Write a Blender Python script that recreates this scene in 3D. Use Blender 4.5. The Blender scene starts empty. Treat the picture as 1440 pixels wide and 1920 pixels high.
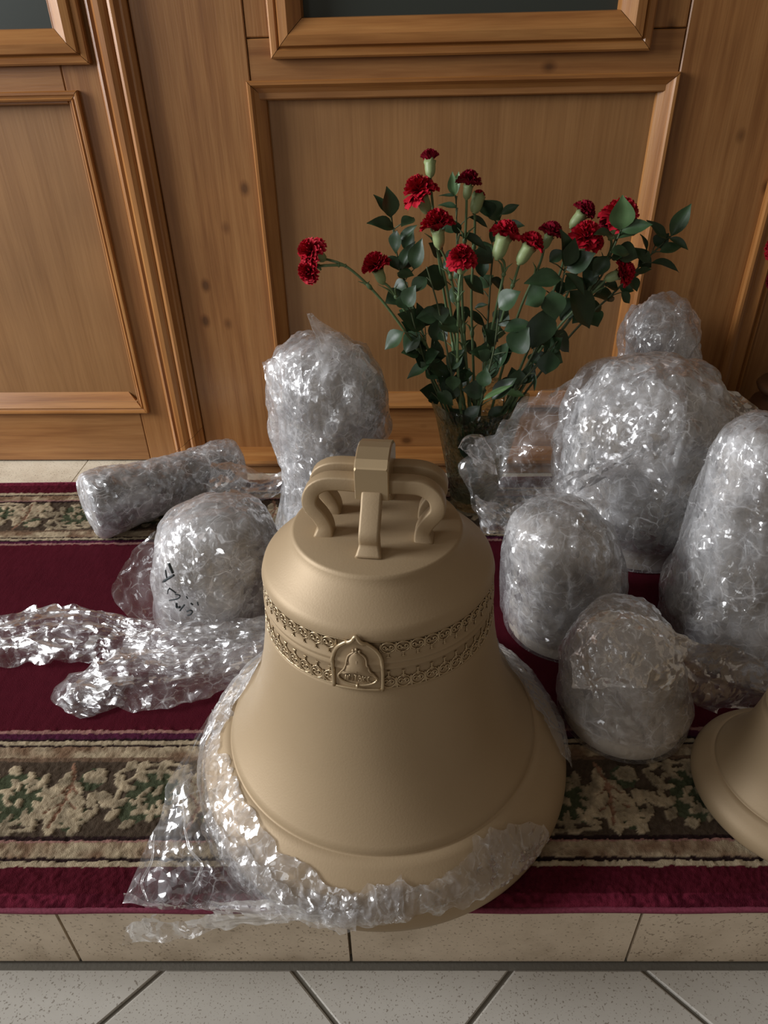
import bpy, math, random
import numpy as np
from math import sin, cos, pi, radians, hypot, atan2, sqrt
from mathutils import Vector, Matrix
random.seed(7)
RNG = np.random.default_rng(7)
S = bpy.context.scene
COL = S.collection

# ------------------------------------------------------------------ camera
FPX, CXP, CYP = 1300.0, 720.0, 960.0
PITCH, ROLL, YAW, CAMH = radians(33), radians(-1.29), radians(1.21), 0.8
_F = np.array([-sin(YAW)*cos(PITCH), cos(YAW)*cos(PITCH), -sin(PITCH)])
_R0 = np.array([cos(YAW), sin(YAW), 0.0]); _U0 = np.cross(_R0, _F)
_R = _R0*cos(ROLL)+_U0*sin(ROLL); _U = _U0*cos(ROLL)-_R0*sin(ROLL)
CO = np.array([0, 0, CAMH])
cd = bpy.data.cameras.new('camera'); cam = bpy.data.objects.new('camera', cd); COL.objects.link(cam)
cd.sensor_fit = 'VERTICAL'; cd.sensor_height = 24.0; cd.lens = 24.0*FPX/1920.0; cd.clip_start = 0.02
cam.matrix_world = Matrix(((_R[0], _U[0], -_F[0], CO[0]), (_R[1], _U[1], -_F[1], CO[1]), (_R[2], _U[2], -_F[2], CO[2]), (0, 0, 0, 1)))
S.camera = cam

# ------------------------------------------------------------------ light, exposure
S.view_settings.view_transform = 'Standard'; S.view_settings.look = 'None'
S.view_settings.gamma = 1.0; S.view_settings.use_curve_mapping = False
S.view_settings.exposure = 0.0
W = bpy.data.worlds.new('room_light'); S.world = W; W.use_nodes = True
W.node_tree.nodes['Background'].inputs[0].default_value = (1.0, 0.80, 0.61, 1)
W.node_tree.nodes['Background'].inputs[1].default_value = 0.15

def area(name, loc, target, sx, sy, power, col):
    l = bpy.data.lights.new(name, 'AREA'); l.shape = 'RECTANGLE'; l.size = sx; l.size_y = sy; l.energy = power; l.color = col
    o = bpy.data.objects.new(name, l); COL.objects.link(o); o.location = loc
    o.rotation_euler = (Vector(target)-Vector(loc)).to_track_quat('-Z', 'Y').to_euler()
    return o
area('window_daylight_left', (-3.8, 0.40, 1.75), (0.0, 0.9, 0.2), 1.3, 1.7, 205, (0.95, 0.97, 1.0))
area('window_daylight_far_left', (-3.0, -2.6, 1.9), (0.0, 0.6, 0.1), 1.0, 1.6, 21, (0.94, 0.97, 1.0))
area('fill_light_high', (-0.6, -1.2, 3.2), (0.0, 0.8, 0.0), 1.2, 1.2, 3, (1.0, 0.97, 0.92))  # unseen weak fill added high behind the camera
S.cycles.transparent_max_bounces = 24; S.cycles.max_bounces = 7; S.cycles.diffuse_bounces = 3; S.cycles.glossy_bounces = 3; S.cycles.transmission_bounces = 7

# ------------------------------------------------------------------ helpers
def ray(x, y):
    d = _F*FPX+_R*(x-CXP)-_U*(y-CYP)
    return d/np.linalg.norm(d)
def at(x, y, Y):
    d = ray(x, y); return CO+d*(Y/d[1])
def atz(x, y, z):
    d = ray(x, y); return CO+d*((z-CAMH)/d[2])

def origin(o):
    v = np.zeros(3)
    while o is not None:
        v = v+np.array(o.location); o = o.parent
    return v
def tag(o, label=None, cat=None, group=None, kind=None):
    if label: o['label'] = label
    if cat: o['category'] = cat
    if group: o['group'] = group
    if kind: o['kind'] = kind
    return o
def thing(name, loc, label, cat, group=None):
    o = bpy.data.objects.new(name, None); COL.objects.link(o); o.location = loc; o.empty_display_size = 0.05
    return tag(o, label, cat, group)
def link(name, me, parent=None, mats=None):
    o = bpy.data.objects.new(name, me); COL.objects.link(o)
    if parent is not None: o.parent = parent
    return o
def mesh(name, v, f, mat, parent=None, smooth=True, fmat=None):
    """v: world coordinates (N,3); f: list of faces or (M,4)/(M,3) array."""
    v = np.asarray(v, dtype=np.float64)-(origin(parent) if parent is not None else 0)
    me = bpy.data.meshes.new(name)
    if isinstance(f, np.ndarray):
        k = f.shape[1]
        me.vertices.add(len(v)); me.vertices.foreach_set('co', v.astype(np.float32).ravel())
        me.loops.add(f.size); me.loops.foreach_set('vertex_index', f.astype(np.int32).ravel())
        me.polygons.add(len(f)); me.polygons.foreach_set('loop_start', np.arange(0, f.size, k, dtype=np.int32))
        me.polygons.foreach_set('loop_total', np.full(len(f), k, dtype=np.int32))
        me.update(calc_edges=True)
    else:
        me.from_pydata(v.tolist(), [], f)
    me.validate()
    for m in (mat if isinstance(mat, (list, tuple)) else [mat]): me.materials.append(m)
    me.polygons.foreach_set('use_smooth', [bool(smooth)]*len(me.polygons))
    if fmat is not None: me.polygons.foreach_set('material_index', fmat)
    me.update()
    return link(name, me, parent)
class MB:
    """collects vertices and faces of one mesh object"""
    def __init__(s): s.v = []; s.f = []; s.m = []
    def add(s, v, f, m=0):
        b = len(s.v); s.v.extend([tuple(map(float, p)) for p in v]); s.f.extend([tuple(int(i)+b for i in q) for q in f]); s.m.extend([m]*len(f))
    def build(s, name, mat, parent=None, smooth=True):
        return mesh(name, np.array(s.v), s.f, mat, parent, smooth, s.m if isinstance(mat, (list, tuple)) else None)
def grid_faces(nu, nv, wrap_u=False):
    i = np.arange(nu if wrap_u else nu-1); j = np.arange(nv-1)
    I, J = np.meshgrid(i, j, indexing='ij'); I2 = (I+1) % nu
    return np.stack([I*nv+J, I2*nv+J, I2*nv+J+1, I*nv+J+1], -1).reshape(-1, 4)
def lathe(prof, n, c, axis=None):
    """prof (r,z) list -> verts, faces, revolved about c"""
    th = np.linspace(0, 2*pi, n, endpoint=False); P = np.array(prof)
    x = P[None, :, 0]*np.cos(th)[:, None]; y = P[None, :, 0]*np.sin(th)[:, None]; z = np.repeat(P[None, :, 1], n, 0)
    v = np.stack([x, y, z], -1).reshape(-1, 3)
    if axis is not None:
        q = Vector((0, 0, 1)).rotation_difference(Vector(axis).normalized()).to_matrix(); v = v@np.array(q).T
    return v+np.array(c), grid_faces(n, len(prof), True)
def tube_vf(pts, rad, n=8, cap=True):
    pts = [Vector(p) for p in pts]; rad = rad if isinstance(rad, (list, tuple)) else [rad]*len(pts)
    V = []; Fc = []; up = None
    for i, p in enumerate(pts):
        t = (pts[min(i+1, len(pts)-1)]-pts[max(i-1, 0)]).normalized()
        if up is None:
            up = t.cross(Vector((0.3, 0.9, 0.2))).normalized()
        else:
            up = (up-t*up.dot(t)).normalized()
        w = t.cross(up)
        for k in range(n):
            a = 2*pi*k/n; V.append(p+(up*cos(a)+w*sin(a))*rad[i])
    for i in range(len(pts)-1):
        for k in range(n):
            Fc.append((i*n+k, i*n+(k+1) % n, (i+1)*n+(k+1) % n, (i+1)*n+k))
    if cap:
        Fc.append(tuple(range(n))[::-1]); Fc.append(tuple((len(pts)-1)*n+k for k in range(n)))
    return V, Fc
def smooth_path(pts, n):
    P = np.array(pts, float); m = len(P); out = []
    for t in np.linspace(0, m-1-1e-9, n):
        i = int(t); u = t-i
        p0, p1, p2, p3 = P[max(i-1, 0)], P[i], P[min(i+1, m-1)], P[min(i+2, m-1)]
        out.append(0.5*((2*p1)+(-p0+p2)*u+(2*p0-5*p1+4*p2-p3)*u*u+(-p0+3*p1-3*p2+p3)*u**3))
    return np.array(out)
def box_vf(lo, hi, T=None):
    x0, y0, z0 = lo; x1, y1, z1 = hi
    v = np.array([(x0, y0, z0), (x1, y0, z0), (x1, y1, z0), (x0, y1, z0), (x0, y0, z1), (x1, y0, z1), (x1, y1, z1), (x0, y1, z1)], float)
    f = [(0, 3, 2, 1), (4, 5, 6, 7), (0, 1, 5, 4), (1, 2, 6, 5), (2, 3, 7, 6), (3, 0, 4, 7)]
    return (T(v) if T else v), f

# vectorised value noise
def _h(i, j, k, s):
    n = (i.astype(np.int64)*374761393+j.astype(np.int64)*668265263+k.astype(np.int64)*2147483647+s*1274126177) & 0xFFFFFFFF
    n = ((n ^ (n >> 13))*1274126177) & 0xFFFFFFFF
    n = n ^ (n >> 16)
    return (n & 0xFFFF)/32767.5-1.0
def vnoise(P, s=0):
    P = np.asarray(P, float); f = np.floor(P); d = P-f; d = d*d*(3-2*d); i, j, k = f[:, 0], f[:, 1], f[:, 2]
    r = 0
    for a in (0, 1):
        for b in (0, 1):
            for c in (0, 1):
                w = (d[:, 0] if a else 1-d[:, 0])*(d[:, 1] if b else 1-d[:, 1])*(d[:, 2] if c else 1-d[:, 2])
                r = r+w*_h(i+a, j+b, k+c, s)
    return r
def tnoise(P, s=0):
    """piecewise linear noise: flat facets meeting in straight creases"""
    f = np.floor(P); d = P-f; od = np.argsort(-d, axis=1); ds = np.take_along_axis(d, od, 1)
    c = f.copy(); n = np.arange(len(P)); h = _h(c[:, 0], c[:, 1], c[:, 2], s)*(1-ds[:, 0])
    for k in range(3):
        c[n, od[:, k]] += 1
        w = ds[:, k]-(ds[:, k+1] if k < 2 else 0)
        h = h+_h(c[:, 0], c[:, 1], c[:, 2], s)*w
    return h
_ROT = np.array(Matrix.Rotation(0.9, 3, Vector((0.4, 0.7, 0.59))))
def crumple(P, lam, s=0, octs=3, gain=0.5):
    """crumpled film: facets and sharp creases at several sizes, about -1..1"""
    q = (np.asarray(P, float)/lam)@_ROT.T
    q = q+0.35*np.stack([vnoise(q*0.9, s+11), vnoise(q*0.9, s+12), vnoise(q*0.9, s+13)], -1)
    h = 0; a = 1.0; tot = 0
    for o in range(octs):
        h = h+a*tnoise(q, s+o)*1.25; tot += a; a *= gain
        q = (q*1.93)@_ROT.T+17.3
    return h/tot
# ------------------------------------------------------------------ materials
def new_mat(name):
    m = bpy.data.materials.new(name); m.use_nodes = True
    nt = m.node_tree; nt.nodes.clear()
    return m, nt, nt.nodes.new('ShaderNodeOutputMaterial')
class NT:
    def __init__(s, nt): s.nt = nt
    def n(s, t, **kw):
        x = s.nt.nodes.new(t)
        for k, v in kw.items():
            if k.startswith('_'): setattr(x, k[1:], v)
            else: x.inputs[k.replace('__', ' ')].default_value = v
        return x
    def l(s, a, b): s.nt.links.new(a, b)
def rgba(c): return (c[0], c[1], c[2], 1)
def ramp(N, fac, stops):
    r = N.n('ShaderNodeValToRGB'); e = r.color_ramp.elements
    e[0].position, e[0].color = stops[0][0], rgba(stops[0][1]); e[1].position, e[1].color = stops[-1][0], rgba(stops[-1][1])
    for p, c in stops[1:-1]:
        x = e.new(p); x.color = rgba(c)
    N.l(fac, r.inputs[0]); return r.outputs[0]
def coords(N, scale=(1, 1, 1), kind='Object', rnd=0.0, rot=(0, 0, 0)):
    tc = N.n('ShaderNodeTexCoord'); mp = N.n('ShaderNodeMapping'); mp.inputs['Scale'].default_value = scale; mp.inputs['Rotation'].default_value = rot
    src = tc.outputs[kind]
    if rnd:
        oi = N.n('ShaderNodeObjectInfo'); ad = N.n('ShaderNodeVectorMath', _operation='SCALE'); cx = N.n('ShaderNodeCombineXYZ')
        for k in range(3): N.l(oi.outputs['Random'], cx.inputs[k])
        N.l(cx.outputs[0], ad.inputs[0]); ad.inputs['Scale'].default_value = rnd
        a2 = N.n('ShaderNodeVectorMath', _operation='ADD'); N.l(src, a2.inputs[0]); N.l(ad.outputs[0], a2.inputs[1]); src = a2.outputs[0]
    N.l(src, mp.inputs[0]); return mp.outputs[0]
def simple(name, col, rough=0.5, metal=0.0, spec=0.5, noise=None, bump=None):
    m, nt, out = new_mat(name); N = NT(nt)
    b = N.n('ShaderNodeBsdfPrincipled'); b.inputs['Base Color'].default_value = rgba(col); b.inputs['Roughness'].default_value = rough
    b.inputs['Metallic'].default_value = metal; b.inputs['Specular IOR Level'].default_value = spec
    if noise:
        sc, c2, det = noise
        t = N.n('ShaderNodeTexNoise', Scale=sc, Detail=det); N.l(coords(N, rnd=3.0), t.inputs['Vector'])
        N.l(ramp(N, t.outputs[0], [(0.3, col), (0.7, c2)]), b.inputs['Base Color'])
    if bump:
        sc, st = bump
        t = N.n('ShaderNodeTexNoise', Scale=sc, Detail=4); N.l(coords(N), t.inputs['Vector'])
        bp = N.n('ShaderNodeBump', Strength=st, Distance=0.002); N.l(t.outputs[0], bp.inputs['Height']); N.l(bp.outputs[0], b.inputs['Normal'])
    N.l(b.outputs[0], out.inputs[0]); return m

def wood(name, light, mid, dark, axis='z', grain=1.0, rough=0.42, knots=True):
    m, nt, out = new_mat(name); N = NT(nt)
    s = {'z': (1, 1, 0.045), 'x': (0.045, 1, 1)}[axis]
    v = coords(N, s, rnd=7.0)
    wob = N.n('ShaderNodeTexNoise', Scale=9.0, Detail=2); N.l(v, wob.inputs['Vector'])
    mx = N.n('ShaderNodeMix', _data_type='VECTOR'); mx.inputs[0].default_value = 0.05
    N.l(v, mx.inputs['A']); N.l(wob.outputs['Color'], mx.inputs['B'])
    t1 = N.n('ShaderNodeTexNoise', Scale=55.0*grain, Detail=3, Roughness=0.55); N.l(mx.outputs['Result' if False else 1], t1.inputs['Vector'])
    t2 = N.n('ShaderNodeTexNoise', Scale=300.0*grain, Detail=2); N.l(v, t2.inputs['Vector'])
    t3 = N.n('ShaderNodeTexNoise', Scale=5.0, Detail=2); N.l(coords(N, rnd=5.0), t3.inputs['Vector'])
    c1 = ramp(N, t1.outputs[0], [(0.30, dark), (0.5, mid), (0.72, light)])
    c2 = ramp(N, t2.outputs[0], [(0.35, (0.80, 0.76, 0.72)), (0.62, (1, 1, 1))])
    c3 = ramp(N, t3.outputs[0], [(0.3, (0.86, 0.84, 0.82)), (0.7, (1.06, 1.04, 1.0))])
    a = N.n('ShaderNodeMix', _data_type='RGBA', _blend_type='MULTIPLY'); a.inputs[0].default_value = 0.5
    N.l(c1, a.inputs['A']); N.l(c2, a.inputs['B'])
    b2 = N.n('ShaderNodeMix', _data_type='RGBA', _blend_type='MULTIPLY'); b2.inputs[0].default_value = 1.0
    N.l(a.outputs[2], b2.inputs['A']); N.l(c3, b2.inputs['B'])
    col = b2.outputs[2]
    if knots:
        kv = coords(N, {'z': (11, 11, 7.5), 'x': (7.5, 11, 11)}[axis], rnd=9.0)
        vo = N.n('ShaderNodeTexVoronoi', Scale=1.0, Randomness=1.0); N.l(kv, vo.inputs['Vector'])
        kf = ramp(N, vo.outputs['Distance'], [(0.05, (0.25, 0.2, 0.17)), (0.085, (0.62, 0.56, 0.5)), (0.14, (1, 1, 1))])
        b3 = N.n('ShaderNodeMix', _data_type='RGBA', _blend_type='MULTIPLY'); b3.inputs[0].default_value = 0.8
        N.l(col, b3.inputs['A']); N.l(kf, b3.inputs['B']); col = b3.outputs[2]
    p = N.n('ShaderNodeBsdfPrincipled', Roughness=rough); N.l(col, p.inputs['Base Color'])
    p.inputs['Specular IOR Level'].default_value = 0.45; p.inputs['Coat Weight'].default_value = 0.15; p.inputs['Coat Roughness'].default_value = 0.3
    bp = N.n('ShaderNodeBump', Strength=0.25, Distance=0.001); N.l(t2.outputs[0], bp.inputs['Height']); N.l(bp.outputs[0], p.inputs['Normal'])
    N.l(p.outputs[0], out.inputs[0]); return m
PL, PM, PD = (0.38, 0.188, 0.066), (0.32, 0.146, 0.047), (0.235, 0.096, 0.028)
M = {}
M['wood_v'] = wood('pine_vertical', PL, PM, PD, 'z')
M['wood_h'] = wood('pine_horizontal', PL, PM, PD, 'x')
M['mould_v'] = wood('moulding_vertical', (0.45, 0.218, 0.070), (0.38, 0.168, 0.050), (0.28, 0.112, 0.031), 'z', knots=False, rough=0.33)
M['mould_h'] = wood('moulding_horizontal', (0.45, 0.218, 0.070), (0.38, 0.168, 0.050), (0.28, 0.112, 0.031), 'x', knots=False, rough=0.33)
M['panel'] = wood('panel_veneer', (0.335, 0.174, 0.066), (0.31, 0.157, 0.057), (0.275, 0.134, 0.046), 'z', grain=0.6, knots=False, rough=0.5)
M['dark_gap'] = simple('dark_gap', (0.02, 0.012, 0.008), 0.9)
M['pane'] = simple('dark_pane', (0.035, 0.042, 0.036), 0.35, spec=0.4)

def stone(name, base, c2, spot, sc, spec_scale, rough):
    m, nt, out = new_mat(name); N = NT(nt)
    v = coords(N, rnd=4.0)
    t = N.n('ShaderNodeTexNoise', Scale=sc, Detail=6, Roughness=0.65); N.l(v, t.inputs['Vector'])
    c = ramp(N, t.outputs[0], [(0.36, spot), (0.47, c2), (0.62, base)])
    vo = N.n('ShaderNodeTexNoise', Scale=spec_scale, Detail=1); N.l(v, vo.inputs['Vector'])
    k = ramp(N, vo.outputs[0], [(0.30, (0.42, 0.38, 0.34)), (0.37, (1, 1, 1))])
    a = N.n('ShaderNodeMix', _data_type='RGBA', _blend_type='MULTIPLY'); a.inputs[0].default_value = 0.9; N.l(c, a.inputs['A']); N.l(k, a.inputs['B'])
    p = N.n('ShaderNodeBsdfPrincipled', Roughness=rough); N.l(a.outputs[2], p.inputs['Base Color'])
    bp = N.n('ShaderNodeBump', Strength=0.15, Distance=0.001); N.l(t.outputs[0], bp.inputs['Height']); N.l(bp.outputs[0], p.inputs['Normal'])
    N.l(p.outputs[0], out.inputs[0]); return m
M['riser_tile'] = stone('beige_riser_tile', (0.70, 0.585, 0.44), (0.63, 0.52, 0.385), (0.52, 0.42, 0.30), 11, 260, 0.4)
M['floor_tile'] = stone('speckled_floor_tile', (0.42, 0.395, 0.35), (0.40, 0.375, 0.33), (0.385, 0.36, 0.315), 10, 420, 0.42)
M['rim_tile'] = stone('lit_rim_tile', (0.72, 0.65, 0.51), (0.66, 0.585, 0.45), (0.58, 0.50, 0.38), 11, 260, 0.35)  # rim stone lightened: window light on the back strip put into its colour
M['grout'] = simple('grey_grout', (0.14, 0.125, 0.10), 0.9, bump=(200, 0.3))
M['grout_light'] = simple('beige_grout', (0.33, 0.28, 0.2), 0.9, bump=(200, 0.3))

def bronze(name, c1, c2, rough, metal, bumpy=0.12):
    m, nt, out = new_mat(name); N = NT(nt)
    t = N.n('ShaderNodeTexNoise', Scale=6, Detail=4); N.l(coords(N), t.inputs['Vector'])
    p = N.n('ShaderNodeBsdfPrincipled', Roughness=rough, Metallic=metal)
    N.l(ramp(N, t.outputs[0], [(0.3, c1), (0.7, c2)]), p.inputs['Base Color'])
    t2 = N.n('ShaderNodeTexNoise', Scale=420, Detail=3); N.l(coords(N), t2.inputs['Vector'])
    bp = N.n('ShaderNodeBump', Strength=bumpy, Distance=0.001); N.l(t2.outputs[0], bp.inputs['Height']); N.l(bp.outputs[0], p.inputs['Normal'])
    N.l(p.outputs[0], out.inputs[0]); return m
M['bronze'] = bronze('matte_bronze', (0.355, 0.258, 0.150), (0.395, 0.290, 0.173), 0.56, 0.25)
M['bronze_bright'] = bronze('rubbed_bronze', (0.46, 0.35, 0.21), (0.52, 0.40, 0.25), 0.32, 0.65, 0.05)
M['bronze_wrapped'] = bronze('bronze_under_film', (0.60, 0.53, 0.43), (0.70, 0.63, 0.53), 0.5, 0.0)
M['dark_iron'] = bronze('dark_iron', (0.10, 0.095, 0.09), (0.15, 0.14, 0.13), 0.5, 0.6)

def film(name, haze, tint=(0.95, 0.95, 0.965), fold=1.0, rough=0.10, stretch=(1, 1, 1), gloss=1.0):
    """clear plastic wrap: mostly transparent, faint milky haze, flat crinkle facets that catch the windows"""
    m, nt, out = new_mat(name); N = NT(nt)
    v = coords(N, stretch)
    wv = N.n('ShaderNodeTexNoise', Scale=16.0, Detail=3); N.l(v, wv.inputs['Vector'])
    mx = N.n('ShaderNodeMix', _data_type='VECTOR'); mx.inputs[0].default_value = 0.05; N.l(v, mx.inputs['A']); N.l(wv.outputs['Color'], mx.inputs['B'])
    geo = N.n('ShaderNodeNewGeometry'); cur = geo.outputs['Normal']
    for sc, k in ((48.0, 0.62*fold), (120.0, 0.75*fold)):
        vo = N.n('ShaderNodeTexVoronoi', Scale=sc); N.l(mx.outputs[1], vo.inputs['Vector'])
        su = N.n('ShaderNodeVectorMath', _operation='SUBTRACT'); N.l(vo.outputs['Color'], su.inputs[0]); su.inputs[1].default_value = (0.5, 0.5, 0.5)
        ml = N.n('ShaderNodeVectorMath', _operation='SCALE'); N.l(su.outputs[0], ml.inputs[0]); ml.inputs['Scale'].default_value = k
        ad = N.n('ShaderNodeVectorMath', _operation='ADD'); N.l(cur, ad.inputs[0]); N.l(ml.outputs[0], ad.inputs[1]); cur = ad.outputs[0]
    nn = N.n('ShaderNodeVectorMath', _operation='NORMALIZE'); N.l(cur, nn.inputs[0])
    r1 = N.n('ShaderNodeTexNoise', _noise_type='RIDGED_MULTIFRACTAL', Scale=60.0, Detail=2.0, Roughness=0.5); N.l(mx.outputs[1], r1.inputs['Vector'])
    b1 = N.n('ShaderNodeBump', Strength=0.35*fold, Distance=0.003); N.l(r1.outputs[0], b1.inputs['Height']); N.l(nn.outputs[0], b1.inputs['Normal'])
    tr = N.n('ShaderNodeBsdfTransparent'); tr.inputs[0].default_value = (0.98, 0.98, 0.985, 1)
    df = N.n('ShaderNodeBsdfDiffuse'); df.inputs[0].default_value = rgba(tint)
    tl = N.n('ShaderNodeBsdfTranslucent'); tl.inputs[0].default_value = rgba(tint)
    dm = N.n('ShaderNodeMixShader'); dm.inputs[0].default_value = 0.38; N.l(df.outputs[0], dm.inputs[1]); N.l(tl.outputs[0], dm.inputs[2])
    hn = N.n('ShaderNodeTexNoise', Scale=17.0, Detail=4, Roughness=0.6, Distortion=0.6); N.l(v, hn.inputs['Vector'])
    hr = N.n('ShaderNodeMapRange'); N.l(hn.outputs[0], hr.inputs[0]); hr.inputs[1].default_value = 0.36; hr.inputs[2].default_value = 0.68; hr.inputs[3].default_value = haze*0.15; hr.inputs[4].default_value = haze*1.1
    hz = hr
    for sc, wd, am in ((30.0, 0.045, 1.7), (70.0, 0.05, 1.2)):      # milky lines where the film is folded sharply
        ve = N.n('ShaderNodeTexVoronoi', _feature='DISTANCE_TO_EDGE', Scale=sc); N.l(mx.outputs[1], ve.inputs['Vector'])
        er = N.n('ShaderNodeMapRange'); N.l(ve.outputs['Distance'], er.inputs[0]); er.inputs[1].default_value = 0.0; er.inputs[2].default_value = wd; er.inputs[3].default_value = 1.0; er.inputs[4].default_value = 0.0
        mk = N.n('ShaderNodeTexNoise', Scale=sc*0.9, Detail=1); N.l(v, mk.inputs['Vector'])
        mr = N.n('ShaderNodeMapRange'); N.l(mk.outputs[0], mr.inputs[0]); mr.inputs[1].default_value = 0.46; mr.inputs[2].default_value = 0.62; mr.inputs[3].default_value = 0.0; mr.inputs[4].default_value = haze*am
        pr = N.n('ShaderNodeMath', _operation='MULTIPLY_ADD'); N.l(er.outputs[0], pr.inputs[0]); N.l(mr.outputs[0], pr.inputs[1]); N.l(hz.outputs[0], pr.inputs[2]); hz = pr
    lw = N.n('ShaderNodeLayerWeight', Blend=0.25)
    h2 = N.n('ShaderNodeMath', _operation='MULTIPLY_ADD'); N.l(lw.outputs['Facing'], h2.inputs[0]); h2.inputs[1].default_value = haze*0.5; N.l(hz.outputs[0], h2.inputs[2]); hz = h2
    hc = N.n('ShaderNodeMath', _operation='MINIMUM'); N.l(hz.outputs[0], hc.inputs[0]); hc.inputs[1].default_value = 0.85
    m1 = N.n('ShaderNodeMixShader'); N.l(hc.outputs[0], m1.inputs[0]); N.l(tr.outputs[0], m1.inputs[1]); N.l(dm.outputs[0], m1.inputs[2])
    g1 = N.n('ShaderNodeBsdfGlossy', Roughness=rough); g1.inputs[0].default_value = (1, 1, 1, 1); N.l(b1.outputs[0], g1.inputs['Normal'])
    g2 = N.n('ShaderNodeBsdfGlossy', Roughness=0.42); g2.inputs[0].default_value = (1, 1, 1, 1); N.l(b1.outputs[0], g2.inputs['Normal'])
    gl = N.n('ShaderNodeMixShader'); gl.inputs[0].default_value = 0.38; N.l(g1.outputs[0], gl.inputs[1]); N.l(g2.outputs[0], gl.inputs[2])
    fr = N.n('ShaderNodeFresnel', IOR=1.5); N.l(b1.outputs[0], fr.inputs['Normal'])
    fm = N.n('ShaderNodeMath', _operation='MULTIPLY'); N.l(fr.outputs[0], fm.inputs[0]); fm.inputs[1].default_value = 2.6*gloss
    fc = N.n('ShaderNodeMath', _operation='MINIMUM'); N.l(fm.outputs[0], fc.inputs[0]); fc.inputs[1].default_value = 0.6
    m2 = N.n('ShaderNodeMixShader'); N.l(fc.outputs[0], m2.inputs[0]); N.l(m1.outputs[0], m2.inputs[1]); N.l(gl.outputs[0], m2.inputs[2])
    N.l(m2.outputs[0], out.inputs[0]); return m
M['film'] = film('clear_wrap_film', 0.30, tint=(0.97, 0.975, 0.99))
M['film_inner'] = film('clear_wrap_film_inner', 0.52, tint=(0.97, 0.975, 0.99), fold=0.8, rough=0.14)
M['film_strip'] = film('clear_film_strip', 0.125, fold=0.9, rough=0.08, gloss=1.2)
M['film_clear'] = film('clear_wrap_film_single', 0.22, fold=0.8, rough=0.12)
M['film_thin'] = film('thin_clear_film', 0.16, fold=0.45, rough=0.08, gloss=0.8)
M['film_loose'] = film('loose_clear_film', 0.15, fold=0.6, gloss=0.72, rough=0.09)
M['marker'] = simple('black_marker_ink', (0.03, 0.04, 0.045), 0.6)

# ------------------------------------------------------------------ floor, step, top strip
FZ, PTOP, EDGE = -0.126, -0.010, 0.4115
def clip_poly(poly, a, b, c):            # keep a*x+b*y<=c
    out = []
    for i in range(len(poly)):
        p, q = poly[i], poly[(i+1) % len(poly)]
        dp, dq = a*p[0]+b*p[1]-c, a*q[0]+b*q[1]-c
        if dp <= 0: out.append(p)
        if dp*dq < 0:
            t = dp/(dp-dq); out.append((p[0]+t*(q[0]-p[0]), p[1]+t*(q[1]-p[1])))
    return out
def slab(poly, z0, z1, bev=0.0015):
    n = len(poly); cx = sum(p[0] for p in poly)/n; cy = sum(p[1] for p in poly)/n
    def ins(p):
        d = hypot(p[0]-cx, p[1]-cy); k = max(0, 1-bev*1.5/d) if d > 0 else 1
        return (cx+(p[0]-cx)*k, cy+(p[1]-cy)*k)
    v = [(p[0], p[1], z0) for p in poly]+[(p[0], p[1], z1-bev) for p in poly]+[(*ins(p), z1) for p in poly]
    f = [tuple(range(2*n, 3*n))]
    for r in (0, 1):
        for i in range(n): f.append((r*n+i, r*n+(i+1) % n, (r+1)*n+(i+1) % n, (r+1)*n+i))
    return v, f
mb = MB(); mb.add(*box_vf((-1.5, -0.35, FZ-0.06), (1.5, EDGE+0.02, FZ-0.004))); floor = mb.build('floor', M['grout'], None, False); tag(floor, 'pale speckled floor tiles laid diagonally below the step', kind='structure')
sq2 = sqrt(0.5); A0, B0, T = -0.695, 0.272, 0.4247     # x-y = A0+i*T ; x+y = B0+j*T
for i in range(-4, 5):
    for j in range(-5, 4):
        g = 0.0036
        a0, a1, b0, b1 = A0+i*T+g, A0+(i+1)*T-g, B0+j*T+g, B0+(j+1)*T-g
        poly = [((a+b)/2, (b-a)/2) for a, b in ((a0, b0), (a1, b0), (a1, b1), (a0, b1))]
        poly = clip_poly(poly, 0, 1, EDGE-0.008); poly = clip_poly(poly, 0, -1, 0.30) if poly else poly
        poly = clip_poly(poly, 1, 0, 1.3) if poly else poly; poly = clip_poly(poly, -1, 0, 1.3) if poly else poly
        if len(poly) < 3: continue
        if max(p[1] for p in poly)-min(p[1] for p in poly) < 0.01: continue
        ar = sum(poly[k][0]*poly[(k+1) % len(poly)][1]-poly[(k+1) % len(poly)][0]*poly[k][1] for k in range(len(poly)))
        if ar < 0: poly = poly[::-1]
        v, f = slab(poly, FZ-0.01, FZ+random.uniform(-0.0006, 0.0006)); mesh('tile', v, f, M['floor_tile'], floor, False)
mb = MB(); mb.add(*box_vf((-1.5, EDGE+0.012, FZ-0.06), (1.5, 1.6, PTOP-0.006))); plat = mb.build('platform', M['grout_light'], None, False)
tag(plat, 'raised stone step with beige tiles on its riser and rim', kind='structure')
jx = [-1.36, -1.03, -0.7035]
x = -0.396-0.333*3
xs = []
while x < 1.4: xs.append(x); x += 0.3335
for a, b in zip(xs[:-1], xs[1:]):
    # riser tile (facing the camera) and the tread tile behind it
    v, f = box_vf((a+0.0018, EDGE, FZ+0.004), (b-0.0018, EDGE+0.014, PTOP-0.0005)); mesh('tile', v, f, M['riser_tile'], plat, False)
    for y0, y1 in ((EDGE+0.015, 0.745), (0.748, 1.078), (1.081, 1.60)):
        sh = -0.03 if y0 > 1 else 0
        v, f = box_vf((a+0.0012+sh, y0, PTOP-0.012), (b-0.0012+sh, y1, PTOP)); mesh('tile', v, f, M['rim_tile'], plat, False)

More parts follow.
